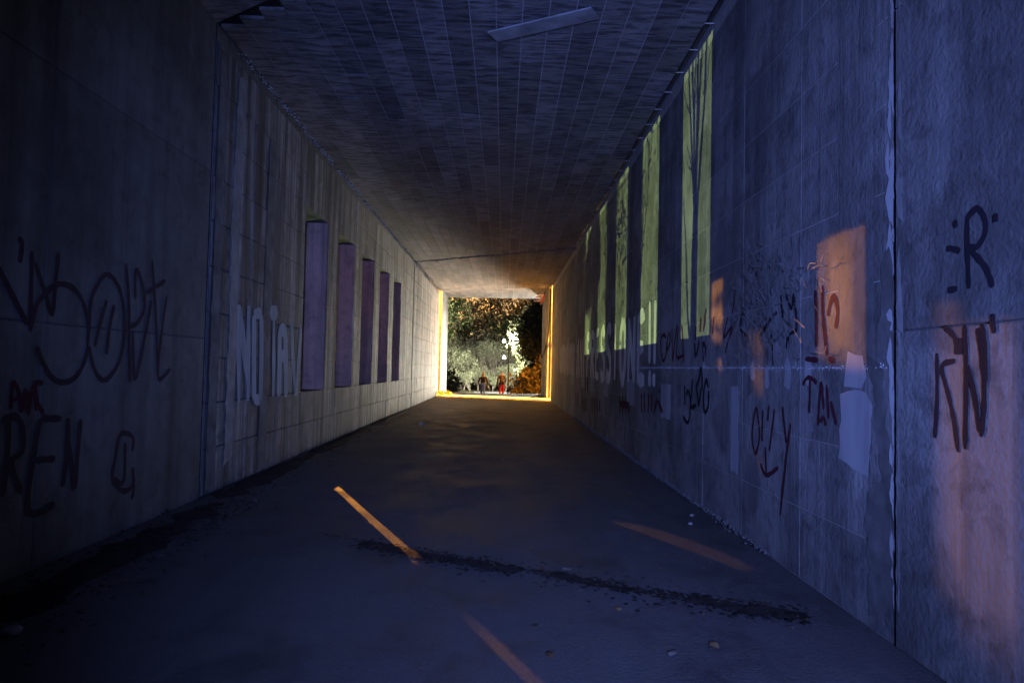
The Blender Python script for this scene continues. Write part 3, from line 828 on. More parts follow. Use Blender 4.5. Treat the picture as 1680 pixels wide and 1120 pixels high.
JL = [(-1.15, 5.80), (-0.67, 5.49), (-0.09, 5.2), (0.14, 5.06)]
JM = [(0.38, 5.03), (0.62, 4.85), (0.90, 4.66)]
JR = [(1.25, 4.52), (1.55, 4.36), (1.9, 4.22), (2.25, 4.02)]
for k, (ln, w, n) in enumerate(((JL, .11, 900), (JM, .08, 220), (JR[:3], .11, 420), ([(-1.6, 6.1), (-1.1, 5.8)], .06, 60), ([(.1, 5.15), (.4, 5.0)], .06, 60), ([(.9, 4.7), (1.3, 4.5)], .10, 140), (JL + JM + JR[:3], .28, 380))):
    litter('wet_dirt', ln, w, n, .028 if k < 3 else .018, MAT['soil'], 40 + k, 0, .12)
litter('leaf_litter', JL, .25, 70, .012, LEAFM[0], 21, .01)
litter('leaf_litter', JM + JR, .30, 90, .012, LEAFM[0], 23, .01)
mound('dirt_bank', [(-2.95, 3.0), (-2.92, 4.6), (-2.95, 6.0), (-3.0, 7.4)], .24, .05, MAT['soil'], 4)
mound('dirt_bank', [(-3.1, 7.6), (-3.12, 9.5), (-3.15, 12), (-3.2, 16), (-3.24, 24)], .22, .05, MAT['soil'], 5)
litter('leaf_litter', [(-2.9, 2.6), (-2.8, 7.4)], .42, 1500, .020, MAT['soil'], 13, .05)
litter('leaf_litter', [(-2.85, 7.4), (-3.05, 24)], .38, 1500, .020, MAT['soil'], 14, .05)
litter('grit', [(-0.4, 3.0), (-0.4, 24)], 3.2, 900, .010, LEAFM[1], 15, 0)
for k in range(34):
    if k < 10:
        x, y = rnd.uniform(.2, 1.9), rnd.uniform(3.0, 5.2)
    elif k < 20:
        x, y = rnd.uniform(-2.9, -2.2), rnd.uniform(3.2, 8)
    else:
        x, y = rnd.uniform(-2.4, 2.0), rnd.uniform(3.2, 13)
    o = link('fallen_leaf', leafs[k % 6], None)
    o.location = (x, y, .008)
    o.scale = (rnd.uniform(.5, 1.0),) * 3
    o.rotation_euler = (rnd.uniform(-.2, .2), rnd.uniform(-.2, .2), rnd.uniform(0, 6.28))
    tag(o, ('brown', 'tan', 'pale')[k % 3] + ' fallen leaf lying flat on the dark asphalt path', 'leaf', 'dead leaves scattered over the path')
# two pale round stones by the right patch of light, crumpled paper at the left
def pebble(name, loc, r, mat, label, cat, seed, flat=.6):
    me = bpy.data.meshes.new(name)
    bm = bmesh.new()
    bmesh.ops.create_icosphere(bm, subdivisions=2, radius=r)
    for v in bm.verts:
        v.co *= 1 + .28 * noise.noise(v.co * (2.2 / r) * .5 + Vector((seed, 0, 0)))
        v.co.z *= flat
    bm.to_mesh(me)
    bm.free()
    o = link(name, me, mat)
    o.location = loc
    return tag(o, label, cat)
pebble('pebble', (1.98, 7.10, .018), .022, MAT['pale_patch'], 'small pale pebble, farther of a pair near the right wall', 'pebble', 1)
pebble('pebble', (1.86, 6.72, .018), .024, MAT['pale_patch'], 'small pale pebble, nearer of a pair near the right wall', 'pebble', 2)
pebble('crumpled_paper', (-2.62, 3.78, .03), .05, MAT['pale_patch'], 'crumpled pale scrap of paper in the dirt at the left wall', 'litter', 3, .5)
pebble('crumpled_paper', (-2.05, 17.4, .04), .06, MAT['patch'], 'tiny white scrap of paper far down the path by the left wall', 'litter', 4, .6)

# ------------------------------------------------------------------ fittings at the far gap
t = thing('cable_bracket', 'rusty bracket with four mauve arms under the far ceiling corner', 'bracket', (1.95, 34.2, 5.2))
for k in range(4):
    V, F = [], []
    tube(V, F, [(-.34 - .03 * k, .5 * k, -.02 - .05 * k), (.02, .5 * k, -.02 - .05 * k)], .032, 8)
    link('arm', mesh('arm', V, F), MAT['mauve'], t)
    V, F = [], []
    tube(V, F, [(.0, .5 * k, .08), (.03, .5 * k, -.06), (.0, .5 * k, -.22), (-.04, .5 * k, -.34)], [.03, .055, .06, .03], 8)
    link('insulator', mesh('insulator', V, F), MAT['rust'], t)
V, F = [], []
box(V, F, .02, .10, -.15, 1.75, .06, .14)
link('rail', mesh('rail', V, F), MAT['metal'], t)
V, F = [], []
pts = [(2.13, y, z) for y, z in crom([(31.85, 5.25), (31.9, 4.4), (32.05, 3.9), (32.9, 3.2), (33.9, 2.83), (36.2, 2.3), (39.2, 1.9)], 4)]
tube(V, F, pts, .045, 6)
o = link('hanging_cable', mesh('hanging_cable', V, F), MAT['cable'])
tag(o, 'black cable sagging down the right wall at the far mouth', 'cable')
# conduit in the slit between ceiling and right wall, with thin clips
t = thing('conduit', 'thin dark conduit with wire clips along the right ceiling edge', 'conduit', (0, 0, 0))
V, F = [], []
tube(V, F, [(XR - .05, y, H + .03 + .01 * noise.noise(Vector((0, y, 0)))) for y in np.arange(4.2, 21.0, 0.8)], .028, 8)
link('pipe', mesh('pipe', V, F), MAT['metal'], t)
for y in np.arange(4.8, 20.8, .62):
    V, F = [], []
    box(V, F, XR - .105, XR - .003, y - .006, y + .006, H - .010, H - .004)
    link('clip', mesh('clip', V, F), MAT['crust'], t)

# ------------------------------------------------------------------ plants
def leaf_mat(name, c, rough=0.75, tr=0.0):
    t = NT(name)
    f = t.noise(t.pos(), 1.7, 3)
    g = t.noise(t.pos(), 14, 2)
    col = t.mix(t.ramp(f, [(0.3, 0.0), (0.7, 1.0)]), tuple(x * .7 for x in c), tuple(x * 1.35 for x in c))
    col = t.mix(t.ramp(g, [(0.4, 0.0), (0.7, .5)]), col, tuple(x * .6 for x in c))
    r = t.rand(.75, 1.3)
    cc = t.add('ShaderNodeCombineColor')
    for i in range(3):
        t.l.new(r, cc.inputs[i])
    col = t.mix(1.0, col, cc.outputs[0], 'MULTIPLY')
    return t.out(col, rough)
LM = {'ochre': leaf_mat('ochre_autumn_leaves', (.20, .12, .034)), 'rust': leaf_mat('rust_brown_leaves', (.070, .046, .024)),
      'gold': leaf_mat('golden_leaves', (.24, .165, .03)), 'green': leaf_mat('dull_green_leaves', (.065, .085, .035)),
      'dark': leaf_mat('dark_evergreen_leaves', (.055, .06, .03)), 'pale': leaf_mat('pale_grey_green_leaves', (.20, .22, .14)),
      'twig': leaf_mat('grey_twigs', (.22, .20, .165)), 'bark': leaf_mat('tree_bark', (.09, .075, .06)), 'weed': leaf_mat('yellow_green_weed', (.22, .22, .05))}

def cloud(name, rx, ry, rz, clumps, per, size, seed, squash=.35, hollow=.55):
    """foliage: small bent leaf faces in clumps through the volume of a crown (origin at its centre)"""
    r = np.random.RandomState(seed)
    d = r.normal(size=(clumps, 3))
    d /= np.linalg.norm(d, axis=1)[:, None]
    rad = hollow + (1 - hollow) * r.rand(clumps) ** .5
    rad *= 1 + .22 * np.sin(d[:, 0] * 5 + seed) * np.cos(d[:, 2] * 4 + seed)
    c = d * rad[:, None] * np.array([rx, ry, rz])
    cs = min(rx, rz) * squash * (0.6 + .8 * r.rand(clumps))
    P = np.repeat(c, per, axis=0) + r.normal(size=(clumps * per, 3)) * np.repeat(cs, per)[:, None] * .55
    n = len(P)
    u = r.normal(size=(n, 3)); u /= np.linalg.norm(u, axis=1)[:, None]
    w = r.normal(size=(n, 3)); v = np.cross(u, w); v /= np.linalg.norm(v, axis=1)[:, None]
    s = size * (.55 + .9 * r.rand(n))[:, None]
    A, B, C, D = P - u * s, P + v * s * .55, P + u * s, P - v * s * .55
    V = np.stack([A, B, C, D], 1).reshape(-1, 3)
    F = np.arange(n * 4).reshape(-1, 4)
    return mesh(name, V.tolist(), F.tolist())

def branches(V, F, p, d, L, r, depth, rr, spread=.55, tips=None, up=.12, sides=4, seg=3):
    pts, rad = [p], [r]
    q = Vector(p); dd = Vector(d).normalized()
    for i in range(seg):
        dd = (dd + Vector((rr.gauss(0, .13), rr.gauss(0, .13), rr.gauss(0, .08) + up * .3))).normalized()
        q = q + dd * (L / seg)
        pts.append(tuple(q)); rad.append(r * (1 - .45 * (i + 1) / seg))
    tube(V, F, pts, rad, sides, cap=False)
    if depth == 0:
        if tips is not None:
            tips.append(tuple(q))
        return
    for k in range(rr.choice((2, 3, 3))):
        nd = (dd + Vector((rr.gauss(0, spread), rr.gauss(0, spread), rr.gauss(0, spread * .6) + up))).normalized()
        branches(V, F, tuple(q), nd, L * rr.uniform(.62, .86), rad[-1] * .75, depth - 1, rr, spread, tips, up, sides if depth > 2 else 3, 2 if depth < 3 else 3)
    if depth > 1 and rr.random() < .8:
        m = Vector(pts[len(pts) // 2])
        nd = (dd + Vector((rr.gauss(0, .8), rr.gauss(0, .8), .2))).normalized()
        branches(V, F, tuple(m), nd, L * .6, rad[-1] * .55, depth - 2, rr, spread, tips, up, 3, 2)

def bare_tree_meshes(h, depth, seed, spread=.5, leaf=0, leafsize=.06, r0=.03, up=.15, stems=1):
    rr = random.Random(seed)
    V, F, tips = [], [], []
    for s in range(stems):
        d = (rr.gauss(0, .16 if stems > 1 else .04), rr.gauss(0, .16 if stems > 1 else .04), 1)
        branches(V, F, (rr.gauss(0, .05) * (stems > 1), rr.gauss(0, .05) * (stems > 1), -.25), d, h * .30, h * r0 / (1 if stems == 1 else 1.6), depth, rr, spread, tips, up)
    tm = mesh('trunk', V, F)
    cm = None
    if leaf:
        r = np.random.RandomState(seed)
        T = np.array(tips)
        P = np.repeat(T, leaf, axis=0) + r.normal(size=(len(T) * leaf, 3)) * h * .035
        n = len(P)
        u = r.normal(size=(n, 3)); u /= np.linalg.norm(u, axis=1)[:, None]
        v = np.cross(u, r.normal(size=(n, 3))); v /= np.linalg.norm(v, axis=1)[:, None]
        s = leafsize * (.6 + .8 * r.rand(n))[:, None]
        W = np.stack([P - u * s, P + v * s * .5, P + u * s, P - v * s * .5], 1).reshape(-1, 3)
        cm = mesh('crown', W.tolist(), np.arange(n * 4).reshape(-1, 4).tolist())
    return tm, cm

# hill trees: six kinds of crown
def hill_proto(seed, rx, rz, size, clumps=44, per=26, h=None):
    cm = cloud('crown', rx, rx, rz, clumps, per, size, seed)
    V, F = [], []
    h = h or rz * 1.25
    rr = random.Random(seed)
    tube(V, F, [(0, 0, -.6), (.05, 0, h * .5), (.1 * rr.uniform(-1, 1), .1, h * 1.1)], [.16, .12, .05], 6)
    for k in range(6):
        a = rr.uniform(0, 6.28)
        z = h * rr.uniform(.45, .95)
        tube(V, F, [(0, 0, z), (math.cos(a) * rx * .35, math.sin(a) * rx * .35, z + rz * .3), (math.cos(a) * rx * .75, math.sin(a) * rx * .75, z + rz * .45)], [.06, .04, .015], 4)
    return cm, mesh('trunk', V, F), h
PROT = [hill_proto(31, 1.9, 2.2, .18), hill_proto(32, 2.3, 2.0, .19), hill_proto(33, 1.6, 2.6, .17), hill_proto(34, 2.6, 2.4, .20, 50), hill_proto(35, 1.4, 1.7, .15, 30)]
_cache = {}
def with_mat(me, key):
    k = (me.name, key)
    if k not in _cache:
        m = me.copy()
        m.name = me.name.split('.')[0]
        m.materials.clear()
        m.materials.append(LM[key])
        _cache[k] = m
    return _cache[k]
def hill_tree(x, y, kind, proto, scale, label, group, name='tree', dz=0.0):
    cm, tm, h = PROT[proto]
    t = thing(name, label, 'tree', (x, y, terrain(x, y) + dz), group, rnd.uniform(0, 6.28))
    t.scale = (scale * rnd.uniform(.9, 1.1), scale * rnd.uniform(.9, 1.1), scale * rnd.uniform(.88, 1.15))
    link('trunk', with_mat(tm, 'bark'), None, t)
    c = link('crown', with_mat(cm, kind), None, t)
    c.location = (0, 0, h * 1.15)
    return t

rnd.seed(20)
# rows climbing the hill; colours change from dark below to ochre above
LAB = {'ochre': 'ochre autumn tree on the wooded hill beyond the far mouth', 'rust': 'dark reddish brown tree on the wooded hill beyond the far mouth',
       'gold': 'golden yellow tree on the left of the wooded hill', 'green': 'dull green tree on the wooded hill beyond the far mouth'}
GRP = {k: {'ochre': 'ochre trees on the hill', 'rust': 'reddish brown trees on the hill', 'gold': 'golden trees on the left of the hill', 'green': 'dull green trees on the hill'}[k] for k in LAB}
for r_, y in enumerate(range(92, 216, 9)):
    xa, xb = -0.088 * y - 2, 0.062 * y + 3
    nx = int((xb - xa) / (3.4 + .012 * y))
    for i in range(nx):
        x = xa + (xb - xa) * (i + .5 + rnd.uniform(-.35, .35)) / nx
        yy = y + rnd.uniform(-3, 3)
        u = x / yy
        if yy > 165 and rnd.random() < .12:
            continue
        if yy < 112:
            kind = rnd.choice(['rust', 'green', 'rust', 'rust'])
        elif yy < 140:
            kind = rnd.choice(['rust', 'rust', 'ochre', 'rust'])
        else:
            kind = rnd.choice(['ochre', 'ochre', 'ochre', 'rust', 'ochre'])
        if u < -.068 and 118 < yy < 190:
            kind = 'gold'
        hill_tree(x, yy, kind, rnd.randrange(5), rnd.uniform(.95, 1.5), LAB[kind], GRP[kind])

# bare and pale trees standing in the white floodlight beyond the path
BT = [bare_tree_meshes(4.6, 5, 51, .46, 3, .075), bare_tree_meshes(5.2, 5, 52, .52, 2, .07, stems=3), bare_tree_meshes(3.6, 5, 53, .55, 5, .08, stems=2), bare_tree_meshes(4.2, 5, 54, .6, 0)]
PALE = [('pale grey leafless tree in the white floodlight, many fine twigs', 'twig'), ('pale grey green bushy tree in the white floodlight', 'pale')]
for k, (x, y, p, s, m) in enumerate(((-5.4, 62, 2, 1.1, 1), (-4.2, 66, 1, 1.0, 1), (-3.4, 70, 0, 1.05, 0), (-2.9, 63, 2, .85, 1), (-2.1, 67, 1, 1.05, 1), (-1.5, 72, 0, 1.15, 0), (-.9, 66, 3, 1.0, 0),
                                     (-.3, 70, 1, 1.05, 1), (.4, 74, 0, 1.0, 0), (-4.9, 74, 1, 1.15, 1), (-3.0, 78, 0, 1.25, 0), (-1.0, 79, 1, 1.3, 1), (.9, 78, 2, 1.2, 1), (1.5, 72, 2, 1.0, 1), (-2.3, 63, 2, .6, 1), (-1.2, 64, 2, .55, 1), (-.4, 63.5, 2, .6, 1), (-3.7, 63, 2, .55, 1), (.5, 66, 2, .8, 1), (-4.3, 61.5, 2, .5, 1), (-2.9, 61, 2, .5, 1), (-1.7, 62.5, 2, .5, 1), (-.9, 62, 2, .45, 1), (.15, 62, 2, .5, 1), (.75, 62, 2, .7, 1), (-5.0, 60, 2, .6, 1), (-2.0, 64, 3, .9, 0), (-3.6, 63, 3, .85, 0))):
    tm, cm = BT[p]
    lab, mk = PALE[m]
    lab = ('low ' if s < .7 else 'tall ' if s > 1.12 else 'middle sized ') + lab + (' at the left' if x < -3.2 else ' at the right' if x > -.4 else ' in the middle')
    t = thing('tree', lab, 'tree', (x, y, terrain(x, y) - .05), ['leafless trees in the floodlight', 'bushy trees in the floodlight'][m], rnd.uniform(0, 6.28))
    t.scale = (s, s, s * rnd.uniform(.9, 1.1))
    link('trunk', with_mat(tm, 'twig'), None, t)
    if cm is not None:
        link('crown', with_mat(cm, 'pale' if m else 'twig'), None, t)

# round green tree just above the lamps
t = hill_tree(0.15, 84, 'green', 1, 1.35, 'rounded green tree rising behind the floodlight mast', None)
# dark shrubs covering the right bank
SH = [cloud('foliage', 1.3, 1.3, 1.3, 60, 16, .16, 61), cloud('foliage', 1.1, 1.1, 1.7, 60, 16, .15, 62)]
def shrub(x, y, z, kind, p, s, label, group=None, name='shrub', stem=True):
    t = thing(name, label, 'shrub', (x, y, z), group, rnd.uniform(0, 6.28))
    t.scale = (s, s, s * rnd.uniform(.9, 1.2))
    c = link('foliage', with_mat(SH[p], kind), None, t)
    c.location = (0, 0, 1.0)
    V, F = [], []
    for k in range(4):
        a = k * 1.6 + rnd.random()
        tube(V, F, [(0, 0, -.3), (math.cos(a) * .3, math.sin(a) * .3, .6), (math.cos(a) * .6, math.sin(a) * .6, 1.4)], [.05, .035, .015], 4)
    link('stem', mesh('stem', V, F), LM['bark'], t)
    return t
for k in range(34):
    u = rnd.random()
    y = rnd.uniform(54.5, 62)
    z = rnd.uniform(-.6, 7.4)
    edge = .68 + .075 * max(0, z) + .03 * (y - 56)
    x = edge + .95 + rnd.uniform(0, 2.6)
    zz = max(terrain(x, y) - .2, z - 1.0) if k % 3 else terrain(x, y)
    shrub(x, y, min(zz, terrain(x, y) + 3.2), 'dark', k % 2, rnd.uniform(.75, 1.15), 'dark ivy like shrub ' + ('high up' if z > 4.5 else 'half way up' if z > 1.8 else 'at the foot') + ' on the steep bank right of the path', 'dark shrubs on the right bank')
for k, (x, y, p, s, lab) in enumerate(((1.75, 51.8, 0, .82, 'broad shrub glowing orange under the lamp at the far right'), (2.6, 51.0, 1, .88, 'bright yellow lit shrub tight against the right end wall'), (1.15, 51.6, 0, .42, 'small low shrub at the left foot of the orange lit ones'))):
    shrub(x, y, terrain(x, y) - .15, 'gold', p, s, lab)
shrub(-4.05, 45.5, terrain(-4.05, 45.5), 'dark', 0, .75, 'dark brown shrub at the left edge of the far mouth')
shrub(-3.45, 44.6, terrain(-3.45, 44.6), 'dark', 1, .5, 'small dark shrub beside the path at the far left')
# yellow weeds at the foot of the far left corner
WM = cloud('weed', .32, .25, .14, 14, 9, .06, 71)
for k, (x, y) in enumerate(((-2.95, 35.2), (-3.15, 34.6))):
    m = WM.copy(); m.materials.append(LM['weed'])
    o = link('weed', m, None)
    o.location = (x, y, .13)
    o.scale = (1, 1, 1) if k == 0 else (.6, .6, .7)
    o['kind'] = 'stuff'
    tag(o, ('yellow green weed tuft in the lit gap at the far left corner', 'smaller yellow weed tuft touching the left wall in the lit gap')[k], 'weed')

# bare trees out on the left: their shadows fall through the slots onto the right wall
for k, (x, y, seed, h, stems, leaf) in enumerate(((-9.0, 15.72, 81, 7.6, 2, 0), (-8.6, 18.0, 82, 6.8, 2, 3), (-9.3, 20.8, 83, 6.8, 3, 5), (-5.6, 20.9, 84, 5.0, 2, 0), (-9.2, 25.6, 85, 4.6, 2, 0))):
    if k == 0:
        # one trunk parting into a fan of upright stems
        rr = random.Random(5)
        V, F = [], []
        tube(V, F, [(0, 0, -.3), (.02, .03, 1.6), (0, 0, 3.1), (0, -.02, 3.5)], [.11, .095, .085, .06], 7)
        for dy, r0 in ((-.62, .034), (-.34, .030), (-.08, .042), (.10, .026), (.30, .036), (.55, .028)):
            pts, z = [], 3.2
            for i in range(8):
                u = i / 7
                pts.append((rr.gauss(0, .02) + .2 * u * rr.choice((-1, 1)) * 0, dy * u ** .8 + rr.gauss(0, .018), 3.25 + 4.2 * u))
            tube(V, F, pts, [r0 * (1 - .7 * i / 7) for i in range(8)], 5)
            for _ in range(10):
                i = rr.randrange(1, 7)
                q = Vector(pts[i])
                e = q + Vector((rr.gauss(0, .1), rr.choice((-1, 1)) * rr.uniform(.06, .3), rr.uniform(.1, .45)))
                m = (q + e) / 2 + Vector((0, rr.gauss(0, .03), -.03))
                tube(V, F, [q, m, e], [.012, .009, .004], 4)
        tube(V, F, [(0, .02, 1.9), (0, .22, 2.5), (0, .30, 3.1), (0, .42, 3.7)], [.03, .026, .02, .01], 5)
        tm, cm = mesh('trunk', V, F), None
    else:
        tm, cm = bare_tree_meshes(h, 5, seed, .20, leaf, .06, .028, .45, stems)
    t = thing('tree', 'bare tree outside the slots in the left wall', 'tree', (x, y, terrain(x, y)), 'bare trees outside the left wall')
    tm.materials.append(LM['bark'])
    link('trunk', tm, None, t)
    if cm is not None:
        cm.materials.append(LM['dark'])
        link('crown', cm, None, t)

# unseen leafy trees added and shaped to cut the sodium light into patches
def beam_blocker_tree(x, y, h, crowns, seed):
    t = thing('tree', 'unseen leafy tree added outside the left slots to block lamp light', 'tree', (x, y, terrain(x, y)), 'added light blocking trees outside the left wall')
    V, F = [], []
    g = terrain(x, y)
    tube(V, F, [(0, 0, -.3), (.05, 0, (h - g) * .5), (0, .1, h - g)], [.12, .09, .03], 6)
    link('trunk', mesh('trunk', V, F), LM['bark'], t)
    for k, (cz, rx, rz) in enumerate(crowns):
        m = cloud('crown', rx, rx, rz, 60, 22, .15, seed + k, .30, .15)
        m.materials.append(LM['dark'])
        link('crown', m, None, t).location = (0, 0, cz - g)
beam_blocker_tree(-9.0, 23.4, 3.0, [(1.95, .8, .85)], 91)
beam_blocker_tree(-7.0, 21.65, 3.6, [(2.5, .55, .65)], 93)
beam_blocker_tree(-8.9, 27.4, 4.6, [(2.3, .9, 1.05), (4.0, .9, .75)], 95)
beam_blocker_tree(-9.0, 30.2, 4.8, [(3.5, .85, 1.8)], 98)
beam_blocker_tree(-9.0, 32.5, 7.5, [(4.2, .9, 3.0)], 101)

# ------------------------------------------------------------------ floodlight mast beyond the trees
def emit(name, col, s):
    m = bpy.data.materials.new(name)
    m.use_nodes = True
    b = m.node_tree.nodes['Principled BSDF']
    b.inputs['Base Color'].default_value = (.8, .8, .8, 1)
    b.inputs['Emission Color'].default_value = (*col, 1)
    b.inputs['Emission Strength'].default_value = s
    return m
GLOW = emit('lit_lamp_glass', (1, .98, .88), 14)
my = 53.6
k_ = my / 70.0
mx = .53 * k_
mt = thing('floodlight_mast', 'dark mast with three glaring white lamp clusters behind the walkers', 'floodlight mast', (mx, my, terrain(mx, my)))
gz = terrain(mx, my)
def zz(z):
    return 1.5 + (z - 1.5) * k_ - gz
V, F = [], []
tube(V, F, [(0, 0, 0), (0, 0, zz(4.95))], [.06, .045], 8)
link('pole', mesh('pole', V, F), MAT['metal'], mt)
for x70, z70 in ((.02, 4.18), (.95, 4.51), (.06, 2.49)):
    dx, z = x70 * k_ - mx, zz(z70)
    V, F = [], []
    tube(V, F, [(0, 0, z + .12), (dx, 0, z + .12)], .025, 6)
    link('crossarm', mesh('crossarm', V, F), MAT['metal'], mt)
    head = link('lamp_head', mesh('lamp_head', *(lambda V, F: (box(V, F, -.1, .1, -.03, .02, -.02, .16), (V, F))[1])([], [])), MAT['metal'], mt)
    head.location = (dx, 0.06, z)
    for a, b_ in ((-.065, -.03), (.065, -.03), (0, .10)):
        me = bpy.data.meshes.new('bulb')
        bm = bmesh.new()
        bmesh.ops.create_icosphere(bm, subdivisions=2, radius=.075)
        bm.to_mesh(me); bm.free()
        bu = link('bulb', me, GLOW, head)
        bu.location = (a, -.10, b_ + .03)
    lamp('mast_lamp', 'SPOT', (mx + dx, my + .25, gz + z), 7000, (1, .95, .78), (mx + dx - 1.2, my + 14, gz + z - .6), .12, 130, .5)
lamp('mast_lamp', 'SPOT', (3.6, 61.5, terrain(3.6, 61.5) + 2.2), 9000, (1, .96, .82), (0.6, 69, 2.0), .12, 110, .5)

# ------------------------------------------------------------------ the two walkers
def skin(name, nodes, edges, mat, parent, sub=1, root=0):
    me = bpy.data.meshes.new(name)
    me.from_pydata([n[:3] for n in nodes], edges, [])
    ob = bpy.data.objects.new(name, me)
    COL.objects.link(ob)
    sk = ob.modifiers.new('s', 'SKIN')
    sk.use_smooth_shade = True
    for i, n in enumerate(nodes):
        rx = n[3]
        ry = n[4] if len(n) > 4 else rx
        me.skin_vertices[0].data[i].radius = (rx, ry)
        me.skin_vertices[0].data[i].use_root = (i == root)
    sb = ob.modifiers.new('u', 'SUBSURF')
    sb.levels = sb.render_levels = sub
    dg = bpy.context.evaluated_depsgraph_get()
    new = bpy.data.meshes.new_from_object(ob.evaluated_get(dg))
    bpy.data.objects.remove(ob)
    new.name = name
    for p in new.polygons:
        p.use_smooth = True
    new.materials.clear()
    return link(name, new, mat, parent)

def chain(nodes, edges, start, pts):
    k = start
    for p in pts:
        nodes.append(p)
        edges.append((k, len(nodes) - 1))
        k = len(nodes) - 1
    return k

def person(loc, label, hscale, arm_l, arm_r, leg_l, leg_r, mats, hair, lean=0.0, pack=None, coat=0.0, rz=0.0):
    t = thing('person', label, 'person', loc, None, rz)
    t.scale = (hscale,) * 3
    N = [(0, 0, .95, .125, .10)]
    E = []
    chain(N, E, 0, [(0, .01, 1.10, .115, .09), (0, .0 + lean * .5, 1.28, .135, .10), (0, lean, 1.42, .10, .075), (0, lean + .01, 1.49, .052), (0, lean + .03, 1.545, .072, .08), (0, lean + .02, 1.615, .080, .095), (0, lean + .01, 1.68, .062, .07)])
    N.append((0, lean + .125, 1.59, .012)); E.append((6, len(N) - 1))
    for sx in (-1, 1):
        N.append((sx * .082, lean + .01, 1.60, .014)); E.append((6, len(N) - 1))
    for arm in (arm_l, arm_r):
        sh, el, wr = arm
        k = chain(N, E, 3, [(*sh, .058), (*el, .045), (*wr, .030)])
        d = (Vector(wr) - Vector(el)).normalized()
        pm = Vector(wr) + d * .07
        k = chain(N, E, k, [(*pm, .030, .022)])
        side = d.cross(Vector((1, 0, 0))).normalized()
        for f, (o, L) in enumerate(((-.030, .075), (-.010, .088), (.010, .082), (.030, .062))):
            b = pm + side * o + d * .03
            m = b + d * L * .5
            e = m + (d * .8 + Vector((0, .3, -.2))).normalized() * L * .5
            chain(N, E, k, [(*b, .0095), (*m, .009), (*e, .007)])
        th = pm + side * .038 - d * .03
        chain(N, E, k, [(*th, .011), (*(th + side * .02 + d * .045), .009)])
    for leg in (leg_l, leg_r):
        hp, kn, an, to = leg
        chain(N, E, 0, [(*hp, .090), (*kn, .058), (*an, .040), (*to, .035)])
    skin('body', N, E, mats['skin'], t)
    # jacket
    N = [(0, 0, .98 - coat, .165, .13)]
    E = []
    chain(N, E, 0, [(0, .005, 1.12, .155, .125), (0, lean * .5, 1.28, .175, .135), (0, lean, 1.405, .14, .10), (0, lean, 1.46, .075)])
    for arm in (arm_l, arm_r):
        sh, el, wr = arm
        chain(N, E, 3, [(*sh, .078), (*el, .062), (*(Vector(el).lerp(Vector(wr), .92)), .047)])
    skin('jacket', N, E, mats['jacket'], t)
    # trousers
    N = [(0, 0, .96, .135, .11)]
    E = []
    for leg in (leg_l, leg_r):
        hp, kn, an, to = leg
        chain(N, E, 0, [(*hp, .105), (*kn, .075), (*(Vector(kn).lerp(Vector(an), .93)), .062)])
    skin('trousers', N, E, mats['trousers'], t)
    for leg in (leg_l, leg_r):
        hp, kn, an, to = leg
        b = Vector(an) + Vector((0, -.045, -.05))
        skin('shoe', [(*an, .05), (*b, .045), (*to, .045), (*(Vector(to) + Vector((0, .06, .0))), .035)], [(0, 1), (1, 2), (2, 3)], mats['shoe'], t)
    # hair
    hn = [(0, lean - .005, 1.635, .094, .098), (0, lean - .01, 1.70, .062)]
    he = [(0, 1)]
    if hair == 'long':
        hn += [(0, lean - .05, 1.56, .085, .06), (0, lean - .06, 1.48, .07, .045)]
        he += [(0, 2), (2, 3)]
    skin('hair', hn, he, mats['hair'], t)
    if pack:
        V, F = [], []
        z0, z1, w, d, y0 = pack
        pr = [(-w, z0), (w, z0), (w * 1.05, (z0 + z1) / 2), (w * .75, z1), (-w * .75, z1), (-w * 1.05, (z0 + z1) / 2)]
        n = len(pr)
        for k, (s, yy) in enumerate(((1.0, y0), (1.0, y0 - d * .7), (.7, y0 - d))):
            for x, z in pr:
                zc = (z0 + z1) / 2
                V.append((x * s, yy, zc + (z - zc) * s))
        for k in range(2):
            for i in range(n):
                j = (i + 1) % n
                F.append((k * n + j, k * n + i, (k + 1) * n + i, (k + 1) * n + j))
        F.append(tuple(range(n)))
        F.append(tuple(range(3 * n - 1, 2 * n - 1, -1)))
        bp = link('backpack', mesh('backpack', V, F), mats['pack'], t)
        for s in (-1, 1):
            V, F = [], []
            tube(V, F, [(s * w * .6, y0, z0 + .1), (s * w * .75, y0 + .12, (z0 + z1) / 2 + .05), (s * w * .7, y0 + .10, z1), (s * w * .55, y0, z1 - .02)], .018, 5)
            link('strap', mesh('strap', V, F), mats['pack'], bp)
    return t

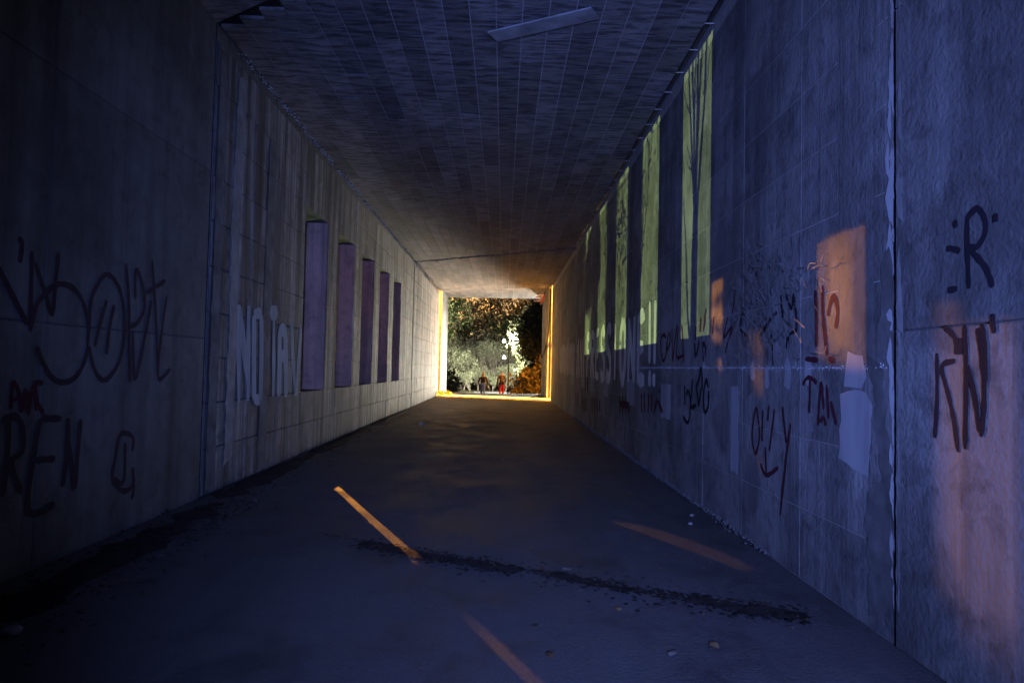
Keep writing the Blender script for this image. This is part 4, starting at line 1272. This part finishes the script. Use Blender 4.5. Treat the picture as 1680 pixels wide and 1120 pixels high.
PM = lambda n, c, r=.85: simple(n, c, r, 18, .25, .004)
skinm = PM('skin_tone', (.45, .28, .20), .6)
p1z, p2z = terrain(-1.39, 48) + .03, terrain(-.09, 48) + .03
person((-1.40, 48.0, p1z), 'blond person in a dark brown jacket and blue jeans with backpack, walking away', 1.0,
       ((-.19, 0, 1.38), (-.30, -.04, 1.13), (-.36, .0, .90)), ((.19, 0, 1.38), (.28, .0, 1.12), (.36, .06, .88)),
       ((-.085, 0, .90), (-.10, .10, .50), (-.10, .03, .09), (-.10, .17, .035)), ((.085, 0, .90), (.09, .0, .50), (.09, -.22, .14), (.09, -.10, .045)),
       {'skin': skinm, 'jacket': PM('brown_jacket', (.10, .052, .028)), 'trousers': PM('blue_jeans', (.16, .22, .48)), 'hair': PM('blond_hair', (.50, .30, .10)), 'shoe': PM('dark_shoe', (.04, .035, .03)), 'pack': PM('black_backpack', (.02, .018, .022))},
       'long', .02, (1.02, 1.40, .13, .14, -.12))
person((-.09, 48.0, p2z), 'tall dark haired person in a long brown coat and red trousers, walking away', 1.08,
       ((-.19, 0, 1.38), (-.27, .0, 1.12), (-.28, .05, .88)), ((.19, 0, 1.38), (.25, .02, 1.12), (.20, .16, .95)),
       ((-.085, 0, .90), (-.10, .0, .50), (-.10, -.2, .13), (-.10, -.06, .045)), ((.085, 0, .90), (.10, .10, .50), (.10, .03, .09), (.10, .17, .035)),
       {'skin': skinm, 'jacket': PM('tan_brown_coat', (.13, .068, .034)), 'trousers': PM('red_trousers', (.55, .035, .045)), 'hair': PM('dark_hair', (.03, .02, .015)), 'shoe': PM('dark_shoe', (.04, .035, .03)), 'pack': PM('dark_shoulder_bag', (.035, .022, .02))},
       'short', .02, (.86, 1.06, .16, .12, -.13), .10)
bagm = PM('white_plastic_bag', (.75, .80, .85), .5)
o = skin('carrier_bag', [(0, 0, 0, .02), (0, 0, -.07, .045), (0, .01, -.15, .075, .06), (0, 0, -.20, .06, .05)], [(0, 1), (1, 2), (2, 3)], bagm, None)
o.location = (-1.40 + .375, 48.09, p1z + .84)
tag(o, 'small white bag held in the right hand of the blond walker', 'bag')
